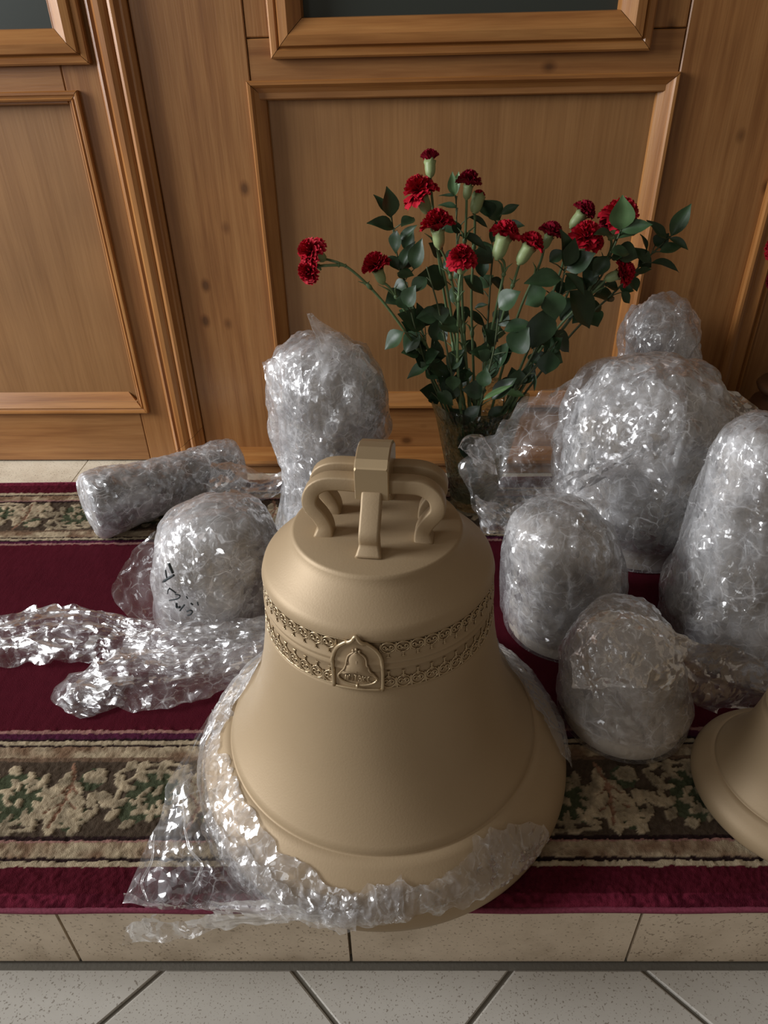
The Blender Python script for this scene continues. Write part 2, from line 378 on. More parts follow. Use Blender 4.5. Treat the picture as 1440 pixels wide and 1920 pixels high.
# ------------------------------------------------------------------ iconostasis wall
AW = radians(-1.2); WO = np.array([0, 1.472, 0.0]); EU = np.array([cos(AW), sin(AW), 0]); EN = np.array([sin(AW), -cos(AW), 0])
def wp(u, w, z): return WO+EU*u+EN*w+np.array([0, 0, z])
def wT(v): v = np.asarray(v, float); return WO+v[:, :1]*EU+v[:, 1:2]*EN+v[:, 2:3]*np.array([0, 0, 1.0])
def wlocal(v):
    return v
def wroot(name, label, u):
    o = bpy.data.objects.new(name, None); COL.objects.link(o); o.location = wp(u, 0, PTOP); o.rotation_euler = (0, 0, 0)
    return tag(o, label, kind='structure')
def board(name, u0, u1, z0, z1, w0, w1, mat, parent, bev=0.002):
    v = []
    for (uu0, uu1, zz0, zz1, w) in ((u0, u1, z0, z1, w0), (u0, u1, z0, z1, w1-bev), (u0+bev, u1-bev, z0+bev, z1-bev, w1)):
        v += [(uu0, w, zz0), (uu1, w, zz0), (uu1, w, zz1), (uu0, w, zz1)]
    f = [(0, 1, 2, 3)[::-1], (8, 9, 10, 11)]
    for r in (0, 4):
        for i in range(4): f.append((r+i, r+(i+1) % 4, r+4+(i+1) % 4, r+4+i))
    return mesh(name, wT(v), f, mat, parent, False)
def frame(u0, u1, z0, z1, prof, parent, sides='LRTB', name='moulding', gap=0.0006):
    """mitred moulding: prof = list of (inset from the outer edge, height w)"""
    for s in sides:
        v = []
        for (d, w) in prof:
            g = gap
            a, b, c, e = u0+d, u1-d, z0+d, z1-d
            if s == 'L': v += [(a, w, c+g), (a, w, e-g)]
            if s == 'R': v += [(b, w, e-g), (b, w, c+g)]
            if s == 'T': v += [(a+g, w, e), (b-g, w, e)]
            if s == 'B': v += [(b-g, w, c), (a+g, w, c)]
        n = len(prof); f = [(2*i, 2*i+1, 2*i+3, 2*i+2) for i in range(n-1)]
        f.append(tuple(2*i for i in range(n))[::-1]); f.append(tuple(2*i+1 for i in range(n)))
        mesh(name, wT(v), f, M['mould_v'] if s in 'LR' else M['mould_h'], parent, False)
def vstrip(name, prof, z0, z1, parent, mat):
    """vertical moulding, prof = list of (u,w)"""
    n = len(prof); v = [(u, w, z0) for u, w in prof]+[(u, w, z1) for u, w in prof]
    f = [(i, i+1, n+i+1, n+i) for i in range(n-1)]+[tuple(range(n))[::-1], tuple(range(n, 2*n))]
    return mesh(name, wT(v), f, mat, parent, False)
def arc(c0, c1, r0, r1, n, up=True):
    return [(c0+(c1-c0)*i/n, r0+(r1-r0)*(sin(pi*i/n) if up else 1)) for i in range(n+1)]
ZT = 1.16
wall = wroot('wall_back', 'honey coloured pine wall with framed panels behind the bells', 0.12)
v, f = box_vf((-1.5, -0.06, PTOP), (1.5, -0.032, ZT)); mesh('backing', wT(v), f, M['dark_gap'], wall, False)
board('stile', -0.455, -0.2565, PTOP, ZT, -0.03, 0.0, M['wood_v'], wall)
board('stile', 0.5115, 0.725, PTOP, ZT, -0.03, 0.0, M['wood_v'], wall)
board('rail', -0.2555, 0.5105, 0.745, 0.8385, -0.03, -0.0015, M['wood_h'], wall)
board('rail', -0.2555, 0.5105, PTOP, 0.15, -0.03, -0.0015, M['wood_h'], wall)
board('stile', -0.2555, -0.19, 0.8398, ZT, -0.03, -0.0015, M['wood_v'], wall)
board('stile', 0.43, 0.5105, 0.8398, ZT, -0.03, -0.0015, M['wood_v'], wall)
board('panel', -0.256, 0.511, 0.14, 0.76, -0.03, -0.016, M['panel'], wall)
pm = [(0, -0.002), (0, 0.008), (0.002, 0.0105), (0.007, 0.0105), (0.010, 0.007), (0.012, 0.004), (0.020, -0.002), (0.030, -0.010), (0.032, -0.0155)]
frame(-0.2625, 0.5115, 0.132, 0.7755, pm, wall)
gm = [(0, -0.002), (0, 0.013), (0.003, 0.016), (0.012, 0.017), (0.016, 0.013), (0.019, 0.021), (0.034, 0.023), (0.044, 0.017), (0.052, 0.012), (0.058, 0.008), (0.060, -0.012)]
frame(-0.2125, 0.4495, 0.8075, ZT+0.2, gm, wall, 'LRB')
board('pane', -0.16, 0.40, 0.855, ZT, -0.03, -0.012, M['pane'], wall, 0.0005)
# right-hand pillar moulding and board beyond it
rm = [(0.7145, -0.001), (0.7145, 0.012), (0.7165, 0.017), (0.7215, 0.0185), (0.7265, 0.017), (0.729, 0.011), (0.738, 0.007), (0.748, 0.012), (0.753, 0.0135), (0.757, 0.009), (0.760, 0.0), (0.764, 0.0), (0.766, 0.005), (0.769, 0.005), (0.770, -0.001)]
vstrip('moulding', rm, PTOP, ZT, wall, M['mould_v'])
board('stile', 0.726, 1.1, PTOP, ZT, -0.03, -0.004, M['wood_v'], wall)
# plinth board running along the foot of the middle bay
bb = wroot('baseboard_back', 'dark pine kick board with rounded top edge under the middle bay', 0.13)
board('board', -0.40, 0.76, PTOP, 0.012, 0.0, 0.060, M['wood_h'], bb)
nose = [(0.0, 0.012), (0.0, 0.030), (0.03, 0.030), (0.060, 0.030), (0.067, 0.028), (0.070, 0.022), (0.068, 0.0155), (0.062, 0.0125)]
n = len(nose); v = [(-0.40, w, z) for w, z in nose]+[(0.76, w, z) for w, z in nose]
mesh('nosing', wT(v), [(i, i+1, n+i+1, n+i) for i in range(n-1)]+[tuple(range(n)), tuple(range(n, 2*n))[::-1]], M['mould_h'], bb, False)
# left door
door = wroot('door_1', 'pine door at the left with raised lower panel and dark pane', -0.75)
board('panel', -1.2, -0.58, 0.11, 0.76, -0.03, -0.016, M['panel'], door)
board('stile', -0.598, -0.5305, PTOP+0.004, ZT, -0.03, -0.0005, M['wood_v'], door)
board('rail', -1.2, -0.599, 0.745, 0.86, -0.03, -0.0015, M['wood_h'], door)
board('rail', -1.2, -0.599, PTOP+0.004, 0.15, -0.03, -0.0015, M['wood_h'], door)
pmw = [(0, -0.002), (0, 0.007), (0.002, 0.0095), (0.006, 0.0095), (0.008, 0.006), (0.011, 0.005), (0.013, 0.007), (0.016, 0.004), (0.019, -0.0155)]
frame(-1.25, -0.575, 0.122, 0.7665, pmw, door, 'RT')
pmb = [(0, -0.002), (0, 0.007), (0.002, 0.0095), (0.006, 0.0095), (0.008, 0.006), (0.011, 0.005), (0.014, 0.007), (0.018, 0.004), (0.045, -0.0155)]
frame(-1.25, -0.575, 0.122, 0.7665, pmb, door, 'B')
frame(-1.25, -0.5375, 0.806, ZT+0.2, [(d*0.92, w) for d, w in gm], door, 'RB')
board('pane', -1.25, -0.585, 0.852, ZT, -0.03, -0.012, M['pane'], door, 0.0005)
trim = wroot('trim_1', 'tall ridged pine casing strip between the left door and the wide post', -0.48)
cm = [(-0.5295, -0.002), (-0.5295, 0.006), (-0.5265, 0.010), (-0.5215, 0.0125), (-0.516, 0.010), (-0.5135, 0.015), (-0.509, 0.0205), (-0.500, 0.0215), (-0.492, 0.019), (-0.487, 0.0145), (-0.4845, 0.0195), (-0.479, 0.023), (-0.473, 0.0225), (-0.469, 0.017), (-0.466, 0.0125), (-0.462, 0.0125), (-0.459, 0.009), (-0.4555, 0.006), (-0.4555, -0.002)]
def cut_strip(prof, z0l, z0r, z1l, z1r, parent):
    ua, ub = prof[0][0], prof[-1][0]; n = len(prof)
    zz = lambda u, a, b: a+(b-a)*(u-ua)/(ub-ua)
    v = [(u, w, zz(u, z0l, z0r)) for u, w in prof]+[(u, w, zz(u, z1l, z1r)) for u, w in prof]
    mesh('moulding', wT(v), [(i, i+1, n+i+1, n+i) for i in range(n-1)]+[tuple(range(n))[::-1], tuple(range(n, 2*n))], M['mould_v'], parent, False)
cut_strip(cm, PTOP, PTOP, 0.022, 0.084, trim)
cut_strip(cm, 0.0228, 0.0848, ZT, ZT, trim)

# ------------------------------------------------------------------ carpet runner
RW, RG, RB, RBR, RDK, RPK, RPL = (0.064, 0.0070, 0.0130), (0.052, 0.060, 0.034), (0.33, 0.265, 0.175), (0.125, 0.080, 0.052), (0.022, 0.012, 0.012), (0.25, 0.13, 0.11), (0.060, 0.012, 0.030)
PERIOD, NU, NV = 0.355, 568, 176          # one repeat of the scroll, sampled every 0.625 mm
def scroll_pattern():
    """acanthus scroll: 0 ground, 1 green, 2 beige, 3 vein"""
    W_, H_ = PERIOD, 0.1095
    u = (np.arange(NU)+0.5)/NU*W_; v = (np.arange(NV)+0.5)/NV*H_
    U, V = np.meshgrid(u, v, indexing='ij'); img = np.zeros((NU, NV), int)
    wb = vnoise(np.stack([U.ravel()*170, V.ravel()*170, 0*U.ravel()], -1), 5).reshape(U.shape)*0.0011
    def wrapdx(x): return (x+W_/2) % W_-W_/2
    def blob(cx, cy, ang, L, w, val, serr=0.0):
        L, w = L*1.12, w*1.35; dx = wrapdx(U-cx); dy = V-cy; c, s_ = cos(ang), sin(ang)
        a = (dx*c+dy*s_)/L; b = (-dx*s_+dy*c)/w
        prof = np.clip(1-np.abs(2*a-1)**1.9, 0, 1)**0.75*(1-0.35*a)
        if serr: prof = prof*(1-serr*np.abs(np.sin(a*13)))
        m = (a > 0) & (a < 1) & (np.abs(b)+wb/w*1.2 < prof)
        img[m] = val
    def stroke(P, w, val):
        Q = smooth_path(P, 90)
        for (x, y) in Q:
            dd = wrapdx(U-x)**2+(V-y)**2; img[dd < (w+wb)**2] = val
    R = random.Random(3)
    for half in (0, 1):
        ox = half*W_/2; fl = -1 if half else 1
        def X(x, y): return (ox+x, H_/2+fl*(y-H_/2))
        def A(a): return fl*a
        # green field behind the spiral
        for (cx, cy, r) in ((0.062, 0.058, 0.036), (0.045, 0.040, 0.024), (0.085, 0.070, 0.024), (0.145, 0.085, 0.018), (0.150, 0.028, 0.017)):
            x0, y0 = X(cx, cy); img[(wrapdx(U-x0)**2+(V-y0)**2+wb*0.03) < r*r] = 1
        # spiral stem with leaf lobes outside
        sp = []
        for k in range(26):
            t = k/25; a = radians(200-430*t); r = 0.047-0.034*t; sp.append(X(0.064+r*1.1*cos(a), 0.056+r*sin(a)))
        for k in range(0, 22, 2):
            (x0, y0), (x1, y1) = sp[k], sp[k+1]; an = atan2(y1-y0, x1-x0)
            for sgn, sc in ((1, 1.0), (-1, 0.7)):
                L = (0.026-0.0006*k)*sc; blob(x0, y0, an+sgn*A(1)*radians(58), L, L*0.30, 2, 0.18)
        stroke(sp, 0.0034, 2)
        # big serrated acanthus leaf between scrolls
        x0, y0 = X(0.118, 0.104)
        for k, (px, py, an, L, w) in enumerate(((0.120, 0.012, 100, 0.034, 0.010), (0.124, 0.030, 60, 0.034, 0.011), (0.122, 0.030, 128, 0.036, 0.010), (0.126, 0.048, 45, 0.036, 0.012), (0.122, 0.050, 140, 0.034, 0.011),
                                                 (0.126, 0.066, 30, 0.034, 0.011), (0.120, 0.070, 150, 0.030, 0.010), (0.124, 0.082, 18, 0.032, 0.008), (0.122, 0.060, 90, 0.046, 0.013), (0.136, 0.020, 20, 0.032, 0.009))):
            q = X(px, py); blob(q[0], q[1], A(radians(an)), L, w, 2, 0.22)
        stroke([X(0.116, 0.004), X(0.124, 0.03), X(0.125, 0.06), X(0.119, 0.098)], 0.0020, 3)
        for (a0, b0, a1, b1) in ((0.124, 0.034, 0.142, 0.052), (0.125, 0.056, 0.144, 0.072), (0.124, 0.04, 0.108, 0.058), (0.124, 0.062, 0.106, 0.078)):
            stroke([X(a0, b0), X((a0+a1)/2, (b0+b1)/2+0.002), X(a1, b1)], 0.0013, 3)
        # long tendril along the edge and small leaves
        stroke([X(0.002, 0.090), X(0.03, 0.1025), X(0.065, 0.104), X(0.10, 0.1000)], 0.0030, 2)
        stroke([X(0.132, 0.098), X(0.155, 0.094), X(0.172, 0.080), X(0.168, 0.066)], 0.0026, 2)
        for (px, py, an, L) in ((0.158, 0.092, 120, 0.02), (0.17, 0.076, 150, 0.018), (0.015, 0.097, 70, 0.02), (0.04, 0.102, 110, 0.016), (0.150, 0.012, 40, 0.022), (0.162, 0.045, 95, 0.024), (0.165, 0.05, 20, 0.02), (0.01, 0.02, 50, 0.02), (0.03, 0.012, 20, 0.02), (0.062, 0.056, 60, 0.016), (0.07, 0.05, -60, 0.014)):
            q = X(px, py); blob(q[0], q[1], A(radians(an)), L, L*0.32, 2, 0.1)
    return img
PAT = scroll_pattern()
BANDS = [(0.4125, 0.461, RW), (0.461, 0.4685, RB), (0.4685, 0.473, RDK), (0.473, 0.4925, None), (0.4925, 0.4955, RPK), (0.4955, 0.501, RDK), (0.501, 0.6105, 'scroll'), (0.6105, 0.6165, RBR), (0.6165, 0.6355, None), (0.6355, 0.639, RDK), (0.639, 0.6455, RB), (0.6455, 0.649, RDK), (0.649, 0.658, RPL), (0.658, 0.6635, RPK), (0.6635, 0.92, RW)]
MIDY = (0.4125+1.377)/2
def carpet():
    ys = list(np.arange(0.4125, 0.6700, 0.0016))+list(np.arange(0.672, 1.118, 0.006))
    ys = ys+[2*MIDY-y for y in np.arange(0.4125, 0.6700, 0.0022)][::-1]; ys = np.array(sorted(ys)); xs_ = np.arange(-1.15, 1.0, 0.0024)
    X, Y = np.meshgrid(xs_, ys, indexing='ij'); sh = X.shape; x = X.ravel(); y = Y.ravel()
    q = np.stack([x, y, 0*x], -1)
    yw = y+vnoise(q*240, 1)*0.0011+vnoise(q*60, 2)*0.0007
    t = np.where(yw > MIDY, 2*MIDY-yw, yw); col = np.zeros((len(x), 3)); z = np.zeros(len(x))
    n1 = vnoise(q*np.array([520, 300, 1]), 3); n2 = vnoise(q*90, 4); n3 = vnoise(q*np.array([30, 60, 1]), 6); n4 = vnoise(q*14, 8)
    for a, b, c in BANDS:
        m = (t >= a) & (t < b) if a > 0.4126 else (t < b)
        if c is None:      # mottled beige and brown band
            k = np.clip(0.5+0.75*n3+0.45*n2, 0, 1)[:, None]; col[m] = (np.array((0.17, 0.105, 0.065))*(1-k)+np.array(RB)*k)[m]
        elif c == 'scroll':
            ui = ((x+vnoise(q*200, 9)*0.0012+0.03) % PERIOD/PERIOD*NU).astype(int) % NU; vi = np.clip(((t-a)/(b-a)*NV).astype(int), 0, NV-1)
            s = PAT[ui, vi]; lut = np.array([(0.060, 0.043, 0.030), RG, RB, (0.20, 0.11, 0.07)]); cc = lut[s]
            k = np.clip(0.5+0.6*n2+0.5*n4, 0, 1)[:, None]; cc = np.where((s == 2)[:, None], cc*(0.62+0.48*k), cc)
            col[m] = cc[m]; z[m] += np.where(s == 2, 0.0012, -0.0006)[m]
        else: col[m] = c
        if c == RDK: z[m] -= 0.0016
    fld = (t > 0.668); n1 = np.where(fld, n1*0.35, n1); n2 = np.where(fld, n2*0.5, n2)
    col *= (1+0.22*n1+0.12*n2+0.05*n4)[:, None]
    z += n1*0.0011+n2*0.0007
    ed = np.minimum(y-0.4125, 1.377-y); z -= 0.004*np.clip(1-ed/0.004, 0, 1)
    hem = ed < 0.016; col[hem] = (np.array((0.095, 0.011, 0.022))*(1+0.4*np.sin(x*2600+vnoise(q*200, 14)*2))[:, None])[hem]
    z = np.clip(z-0.0015, -0.008, 0.002)
    root = thing('runner_carpet', (0, 0.9, PTOP), 'wine red runner carpet with beige and green scroll borders on the step', 'carpet')
    o = mesh('pile', np.stack([x, y, z], -1), grid_faces(*sh)[:, ::-1] if False else grid_faces(*sh), M['carpet'], root, True)
    at_ = o.data.color_attributes.new('yarn', 'FLOAT_COLOR', 'POINT'); at_.data.foreach_set('color', np.concatenate([col, np.ones((len(col), 1))], 1).astype(np.float32).ravel())
    mb = MB(); mb.add(*box_vf((-1.15, 0.4122, PTOP), (0.9976, 1.378, -0.0085))); mb.build('backing', M['carpet_back'], root, False)
    # hem: overlocked edge cord
    Q = [(xx, 0.4125+0.0006*sin(xx*35), -0.0058) for xx in np.arange(-1.15, 1.0, 0.01)]
    v, f = tube_vf(Q, 0.0034, 6); mesh('hem', v, f, M['hem'], root)
    Q = [(xx, 1.3770, -0.0058) for xx in np.arange(-1.15, 1.0, 0.02)]
    v, f = tube_vf(Q, 0.0034, 6); mesh('hem', v, f, M['hem'], root)
m_, nt_, out_ = new_mat('carpet_pile'); N_ = NT(nt_); ca = N_.n('ShaderNodeVertexColor', _layer_name='yarn')
p_ = N_.n('ShaderNodeBsdfPrincipled', Roughness=0.95); p_.inputs['Specular IOR Level'].default_value = 0.03; p_.inputs['Sheen Weight'].default_value = 0.0
tn = N_.n('ShaderNodeTexNoise', Scale=900, Detail=2); N_.l(coords(N_), tn.inputs['Vector']); bp_ = N_.n('ShaderNodeBump', Strength=0.6, Distance=0.002); N_.l(tn.outputs[0], bp_.inputs['Height']); N_.l(bp_.outputs[0], p_.inputs['Normal'])
N_.l(ca.outputs[0], p_.inputs['Base Color']); N_.l(p_.outputs[0], out_.inputs[0]); M['carpet'] = m_
M['carpet_back'] = simple('carpet_backing', (0.08, 0.03, 0.03), 0.95)
M['hem'] = simple('carpet_hem', (0.13, 0.014, 0.032), 0.9, noise=(400, (0.2, 0.03, 0.06), 2))
carpet()

# ------------------------------------------------------------------ the bare bell
BX, BY = -0.021, 0.625
BELL = [(0.205, 0.004), (0.228, 0.0), (0.2385, 0.0015), (0.2425, 0.008), (0.2440, 0.016), (0.2430, 0.026), (0.2390, 0.038), (0.2320, 0.048), (0.2210, 0.059), (0.2090, 0.0685), (0.2005, 0.0755), (0.1990, 0.0752), (0.1968, 0.0768), (0.1970, 0.0792), (0.1920, 0.085),
        (0.1800, 0.102), (0.1680, 0.122), (0.1575, 0.147), (0.1490, 0.175), (0.1425, 0.205), (0.1370, 0.235), (0.1335, 0.262), (0.1330, 0.2635), (0.1318, 0.265), (0.1295, 0.290), (0.1312, 0.2922), (0.1316, 0.2945), (0.1300, 0.2965), (0.1296, 0.2985), (0.1314, 0.3005), (0.1312, 0.303), (0.1292, 0.305),
        (0.1280, 0.3275), (0.1300, 0.3285), (0.1302, 0.3300), (0.1290, 0.3345), (0.1275, 0.3390), (0.1240, 0.3425), (0.1180, 0.3475), (0.1100, 0.3550), (0.1030, 0.3625), (0.0985, 0.3675), (0.0955, 0.3715), (0.0940, 0.3750), (0.0925, 0.3785), (0.0900, 0.3795), (0.050, 0.3800), (0.0, 0.3800)]
bell = thing('bronze_bell', (BX, BY, 0), 'large bare matte bronze bell with ornament bands and cast emblem, rim over the step edge', 'bell')
v, f = lathe(BELL, 160, (BX, BY, 0)); mesh('bell_body', v, f, M['bronze'], bell)
prof_in = [(0.205, 0.004), (0.190, 0.03), (0.150, 0.10), (0.115, 0.20), (0.105, 0.30), (0.07, 0.335), (0.0, 0.34)]
v, f = lathe(prof_in, 64, (BX, BY, 0)); mesh('bell_inside', v, f[:, ::-1], M['bronze'], bell)
def bell_r(z): return float(np.interp(z, [p[1] for p in BELL[2:44]], [p[0] for p in BELL[2:44]]))
def strap(path, side, wt, ht, name, parent, mat):
    """rectangular strap with rounded edges swept along path; side = fixed thickness direction"""
    P = smooth_path(path, 26); sd = np.array(side, float); sd /= np.linalg.norm(sd); V = []; n = 12
    for i, p in enumerate(P):
        t = P[min(i+1, len(P)-1)]-P[max(i-1, 0)]; t /= np.linalg.norm(t); up = np.cross(t, sd); up /= np.linalg.norm(up)
        u = i/(len(P)-1); fl = 1+0.35*max(0, (u-0.86)/0.14)
        for k in range(n):
            a = 2*pi*k/n+pi/n; c_, s_ = cos(a), sin(a); e = 0.22
            V.append(p+sd*wt/2*np.sign(c_)*abs(c_)**e*fl+up*ht/2*np.sign(s_)*abs(s_)**e*fl)
    F_ = [(i*n+k, i*n+(k+1) % n, (i+1)*n+(k+1) % n, (i+1)*n+k) for i in range(len(P)-1) for k in range(n)]
    F_ += [tuple(range(n))[::-1], tuple((len(P)-1)*n+k for k in range(n))]
    return mesh(name, V, F_, mat, parent)
CR = radians(-7)
def cp(x, y, z): return np.array([BX+x*cos(CR)-y*sin(CR), BY+x*sin(CR)+y*cos(CR), z])
cd_ = lambda x, y: (x*cos(CR)-y*sin(CR), x*sin(CR)+y*cos(CR), 0)
for sx in (-1, 1):
    for sy in (-0.0160, 0.0160):
        strap([cp(sx*0.004, sy, 0.439), cp(sx*0.030, sy, 0.4405), cp(sx*0.050, sy, 0.439), cp(sx*0.0635, sy*1.1, 0.430), cp(sx*0.0665, sy*1.25, 0.415), cp(sx*0.057, sy*1.3, 0.401), cp(sx*0.0515, sy*1.35, 0.389), cp(sx*0.0535, sy*1.4, 0.377)],
              cd_(0, 1), 0.0170, 0.0160, 'canon_loop', bell, M['bronze'])
for sy in (-1, 1):
    strap([cp(0, sy*0.010, 0.436), cp(0, sy*0.026, 0.432), cp(0, sy*0.036, 0.420), cp(0, sy*0.046, 0.409), cp(0, sy*0.053, 0.400), cp(0, sy*0.052, 0.390), cp(0, sy*0.058, 0.377)],
          cd_(1, 0), 0.021, 0.0135, 'canon_loop', bell, M['bronze'])
# head block of the crown (arched sides)
hb = MB(); pts = [(-0.0175, 0.428), (0.0175, 0.428), (0.0175, 0.4555), (0.0150, 0.4615), (0.0090, 0.4655), (0, 0.467), (-0.0090, 0.4655), (-0.0150, 0.4615), (-0.0175, 0.4555)]
pts = [(-0.0175, 0.428), (0.0175, 0.428), (0.0175, 0.462), (0.0160, 0.4645), (-0.0160, 0.4645), (-0.0175, 0.462)]
nn = len(pts); prof_y = [(-0.0260, 0.95, 0.0, -0.0005), (-0.0275, 0.92, 0.002, -0.0030), (0, 1, 0, 0)]
rowsy = [(-0.0300, 0.0), (-0.0285, 0.0), (-0.022, 0.006), (-0.006, 0.0115), (0.006, 0.0115), (0.022, 0.006), (0.0285, 0.0), (0.0300, 0.0)]
V = []
for yy, dz in rowsy:
    k = 0.94 if abs(yy) > 0.029 else 1.0
    for (px, pz) in pts: V.append(cp(px*k, yy, pz+(dz if pz > 0.45 else 0)-(0.0015 if abs(yy) > 0.029 and pz > 0.45 else 0)))
FB = [(i*nn+k, i*nn+(k+1) % nn, (i+1)*nn+(k+1) % nn, (i+1)*nn+k) for i in range(len(rowsy)-1) for k in range(nn)]+[tuple(range(nn))[::-1], tuple((len(rowsy)-1)*nn+k for k in range(nn))]
mesh('head_block', V, [q[::-1] for q in FB], M['bronze_bright'], bell, False)
# low weld fillets at the feet of the loops
# relief ornament bands
def on_b(th, z, off=0.0):
    r = bell_r(z)+off; return np.array([BX+r*cos(th), BY+r*sin(th), z])
def band(z0, z1, up, name):
    mb = MB(); n = 54; H_ = z1-z0
    for k in range(n):
        th0 = 2*pi*k/n+0.03
        if abs((th0-radians(-98.5)+pi) % (2*pi)-pi) < radians(12.5): continue
        def Q(a, b): return on_b(th0+a/0.129, (z0+b*H_) if up else (z1-b*H_), 0.0008)
        c = []
        for s in (-1, 1):                       # paired scrolls inside a ring
            c.append([Q(s*(0.0070*sin(t)), 0.36-0.30*cos(t)) for t in np.linspace(0.0, 2.75, 10)])
            c.append([Q(s*(0.0030+r*cos(a)), 0.36+r/0.0215*sin(a)) for a, r in zip(np.linspace(2.9, -4.2, 13), np.linspace(0.0031, 0.0010, 13))])
            c.append([Q(s*0.0070, 0.62), Q(s*0.0082, 0.50), Q(s*0.0080, 0.30), Q(s*0.0064, 0.14)])
        c.append([Q(0, 0.62), Q(0, 0.80), Q(0, 0.95)]); c.append([Q(-0.0022, 0.66), Q(0, 0.73), Q(0.0022, 0.66)]); c.append([Q(-0.0016, 0.95), Q(0.0016, 0.95)])
        c.append([Q(0.0083, 0.05), Q(0.0083, 0.3), Q(0.0083, 0.52)])
        for q in c: mb.add(*tube_vf(q, 0.00085, 5, False))
    q = [on_b(2*pi*i/120, z0 if up else z1, 0.0004) for i in range(121)]; mb.add(*tube_vf(q, 0.0009, 5, False))
    o = mb.build(name, M['bronze_bright'], bell); o['label'] = 'band of rubbed bright scroll relief'; return o
band(0.3062, 0.3268, False, 'ornament_band'); band(0.2660, 0.2888, True, 'ornament_band')
# arched medallion with a bell emblem and the founder's mark
TM = radians(-98.5)
def MP(a, b, off): return on_b(TM+a/0.131, 0.2665+b, off)
def ribbon(mb, pts, r): mb.add(*tube_vf(pts, r, 6))
outline = [(-0.0245, 0.0), (-0.0250, 0.030), (-0.0235, 0.043), (-0.0185, 0.053), (-0.0100, 0.0605), (-0.0040, 0.0645), (0.0, 0.0695), (0.0040, 0.0645), (0.0100, 0.0605), (0.0185, 0.053), (0.0235, 0.043), (0.0250, 0.030), (0.0245, 0.0)]
def plate(mb, poly, off, base):
    """slightly curved plate following the bell: fan of strips between left and right outline"""
    zs_ = np.linspace(0.0, 0.0690, 22); V = []; n = 11
    for z_ in zs_:
        half = np.interp(z_, [p[1] for p in outline[:7]], [-p[0] for p in outline[:7]])
        for k in range(n): V.append(MP(-half+2*half*k/(n-1), z_, off))
    mb.add(V, [(i*n+k, i*n+k+1, (i+1)*n+k+1, (i+1)*n+k) for i in range(21) for k in range(n-1)])
mb = MB(); plate(mb, outline, 0.0026, 0); med = mb.build('medallion', M['bronze'], bell)
mb = MB(); loop = smooth_path(np.array(outline), 60); ribbon(mb, [MP(a, b, 0.0034) for a, b in loop], 0.0021); ribbon(mb, [MP(a, 0.0008, 0.0032) for a in np.linspace(-0.0245, 0.0245, 12)], 0.0016); mb.build('rim', M['bronze_bright'], med)
# emblem bell: raised silhouette
mb = MB(); half = [(0.0195, 0.0160), (0.0170, 0.0200), (0.0130, 0.0265), (0.0105, 0.0330), (0.0090, 0.0420), (0.0065, 0.0460), (0.0040, 0.0480), (0.0025, 0.0500)]
V = []; n = 9
for (h_, z_) in half:
    for k in range(n):
        u = -1+2*k/(n-1); V.append(MP(h_*u, z_+0.0075*(1-u*u)*max(0, (0.030-z_)/0.014), 0.0030+0.0030*sqrt(max(0, 1-u*u))))
mb.add(V, [(i*n+k, i*n+k+1, (i+1)*n+k+1, (i+1)*n+k) for i in range(len(half)-1) for k in range(n-1)])
for s in (-1, 1): ribbon(mb, [MP(s*a, b, 0.0042) for a, b in smooth_path(half, 16)], 0.0010)
ribbon(mb, [MP(0.0002, b, 0.0062) for b in (0.026, 0.032, 0.040)], 0.0005)
for a, b, r in ((-0.0030, 0.0515, 0.0013), (0.0030, 0.0515, 0.0013), (0.0, 0.0530, 0.0015), (0.0, 0.0500, 0.0013)):
    ribbon(mb, [MP(a-0.0012, b, 0.0042), MP(a+0.0012, b, 0.0042)], r)
mb.build('emblem', M['bronze'], med)
mb = MB(); ribbon(mb, [MP(0.0195*cos(t), 0.0150+0.0085*sin(t), 0.0040) for t in np.linspace(0, 2*pi, 33)], 0.0012)
ribbon(mb, [MP(-0.0012, 0.0058, 0.0045), MP(0.0012, 0.0058, 0.0045)], 0.0024); mb.build('emblem_ring', M['bronze_bright'], med)
LET = {'Л': [[(0, 0), (.12, .25), (.25, 1), (.9, 1), (.9, 0)]], 'И': [[(0, 1), (0, 0), (.85, 1), (.85, 0)]], 'Т': [[(0, 1), (1, 1)], [(.5, 1), (.5, 0)]], 'Э': [[(0, .82), (.3, 1), (.7, .9), (.85, .5), (.7, .1), (.3, 0), (0, .18)], [(.25, .5), (.85, .5)]],
       'К': [[(0, 1), (0, 0)], [(.8, 1), (.05, .5), (.85, 0)]], 'С': [[(.8, .85), (.5, 1), (.1, .85), (0, .5), (.1, .15), (.5, 0), (.8, .15)]]}
mb = MB(); x0 = -0.0125
for i, ch in enumerate('ЛИТЭКС'):
    wl, hl = 0.0036, (0.0078 if i in (1, 2, 3) else 0.0072)
    for st in LET[ch]:
        P = [MP(x0+a*wl, 0.0108+b*hl, 0.0036) for a, b in st]; ribbon(mb, P, 0.00055)
    x0 += 0.00455
mb.build('lettering', M['bronze_bright'], med)

# second bare bell, cut by the frame at the right
bell2 = thing('bronze_bell', (0.505, 0.560, 0), 'small bare bronze bell on the carpet, cut off by the right edge', 'bell')
k = 0.122/0.244
v, f = lathe([(r*k, z*k) for r, z in BELL], 96, (0.505, 0.560, 0)); mesh('bell_body', v, f, M['bronze'], bell2)
v, f = lathe([(0.0, 0.187), (0.018, 0.188), (0.022, 0.20), (0.016, 0.214), (0.0, 0.218)], 24, (0.505, 0.56, 0)); mesh('canon_loop', v, f, M['bronze'], bell2)

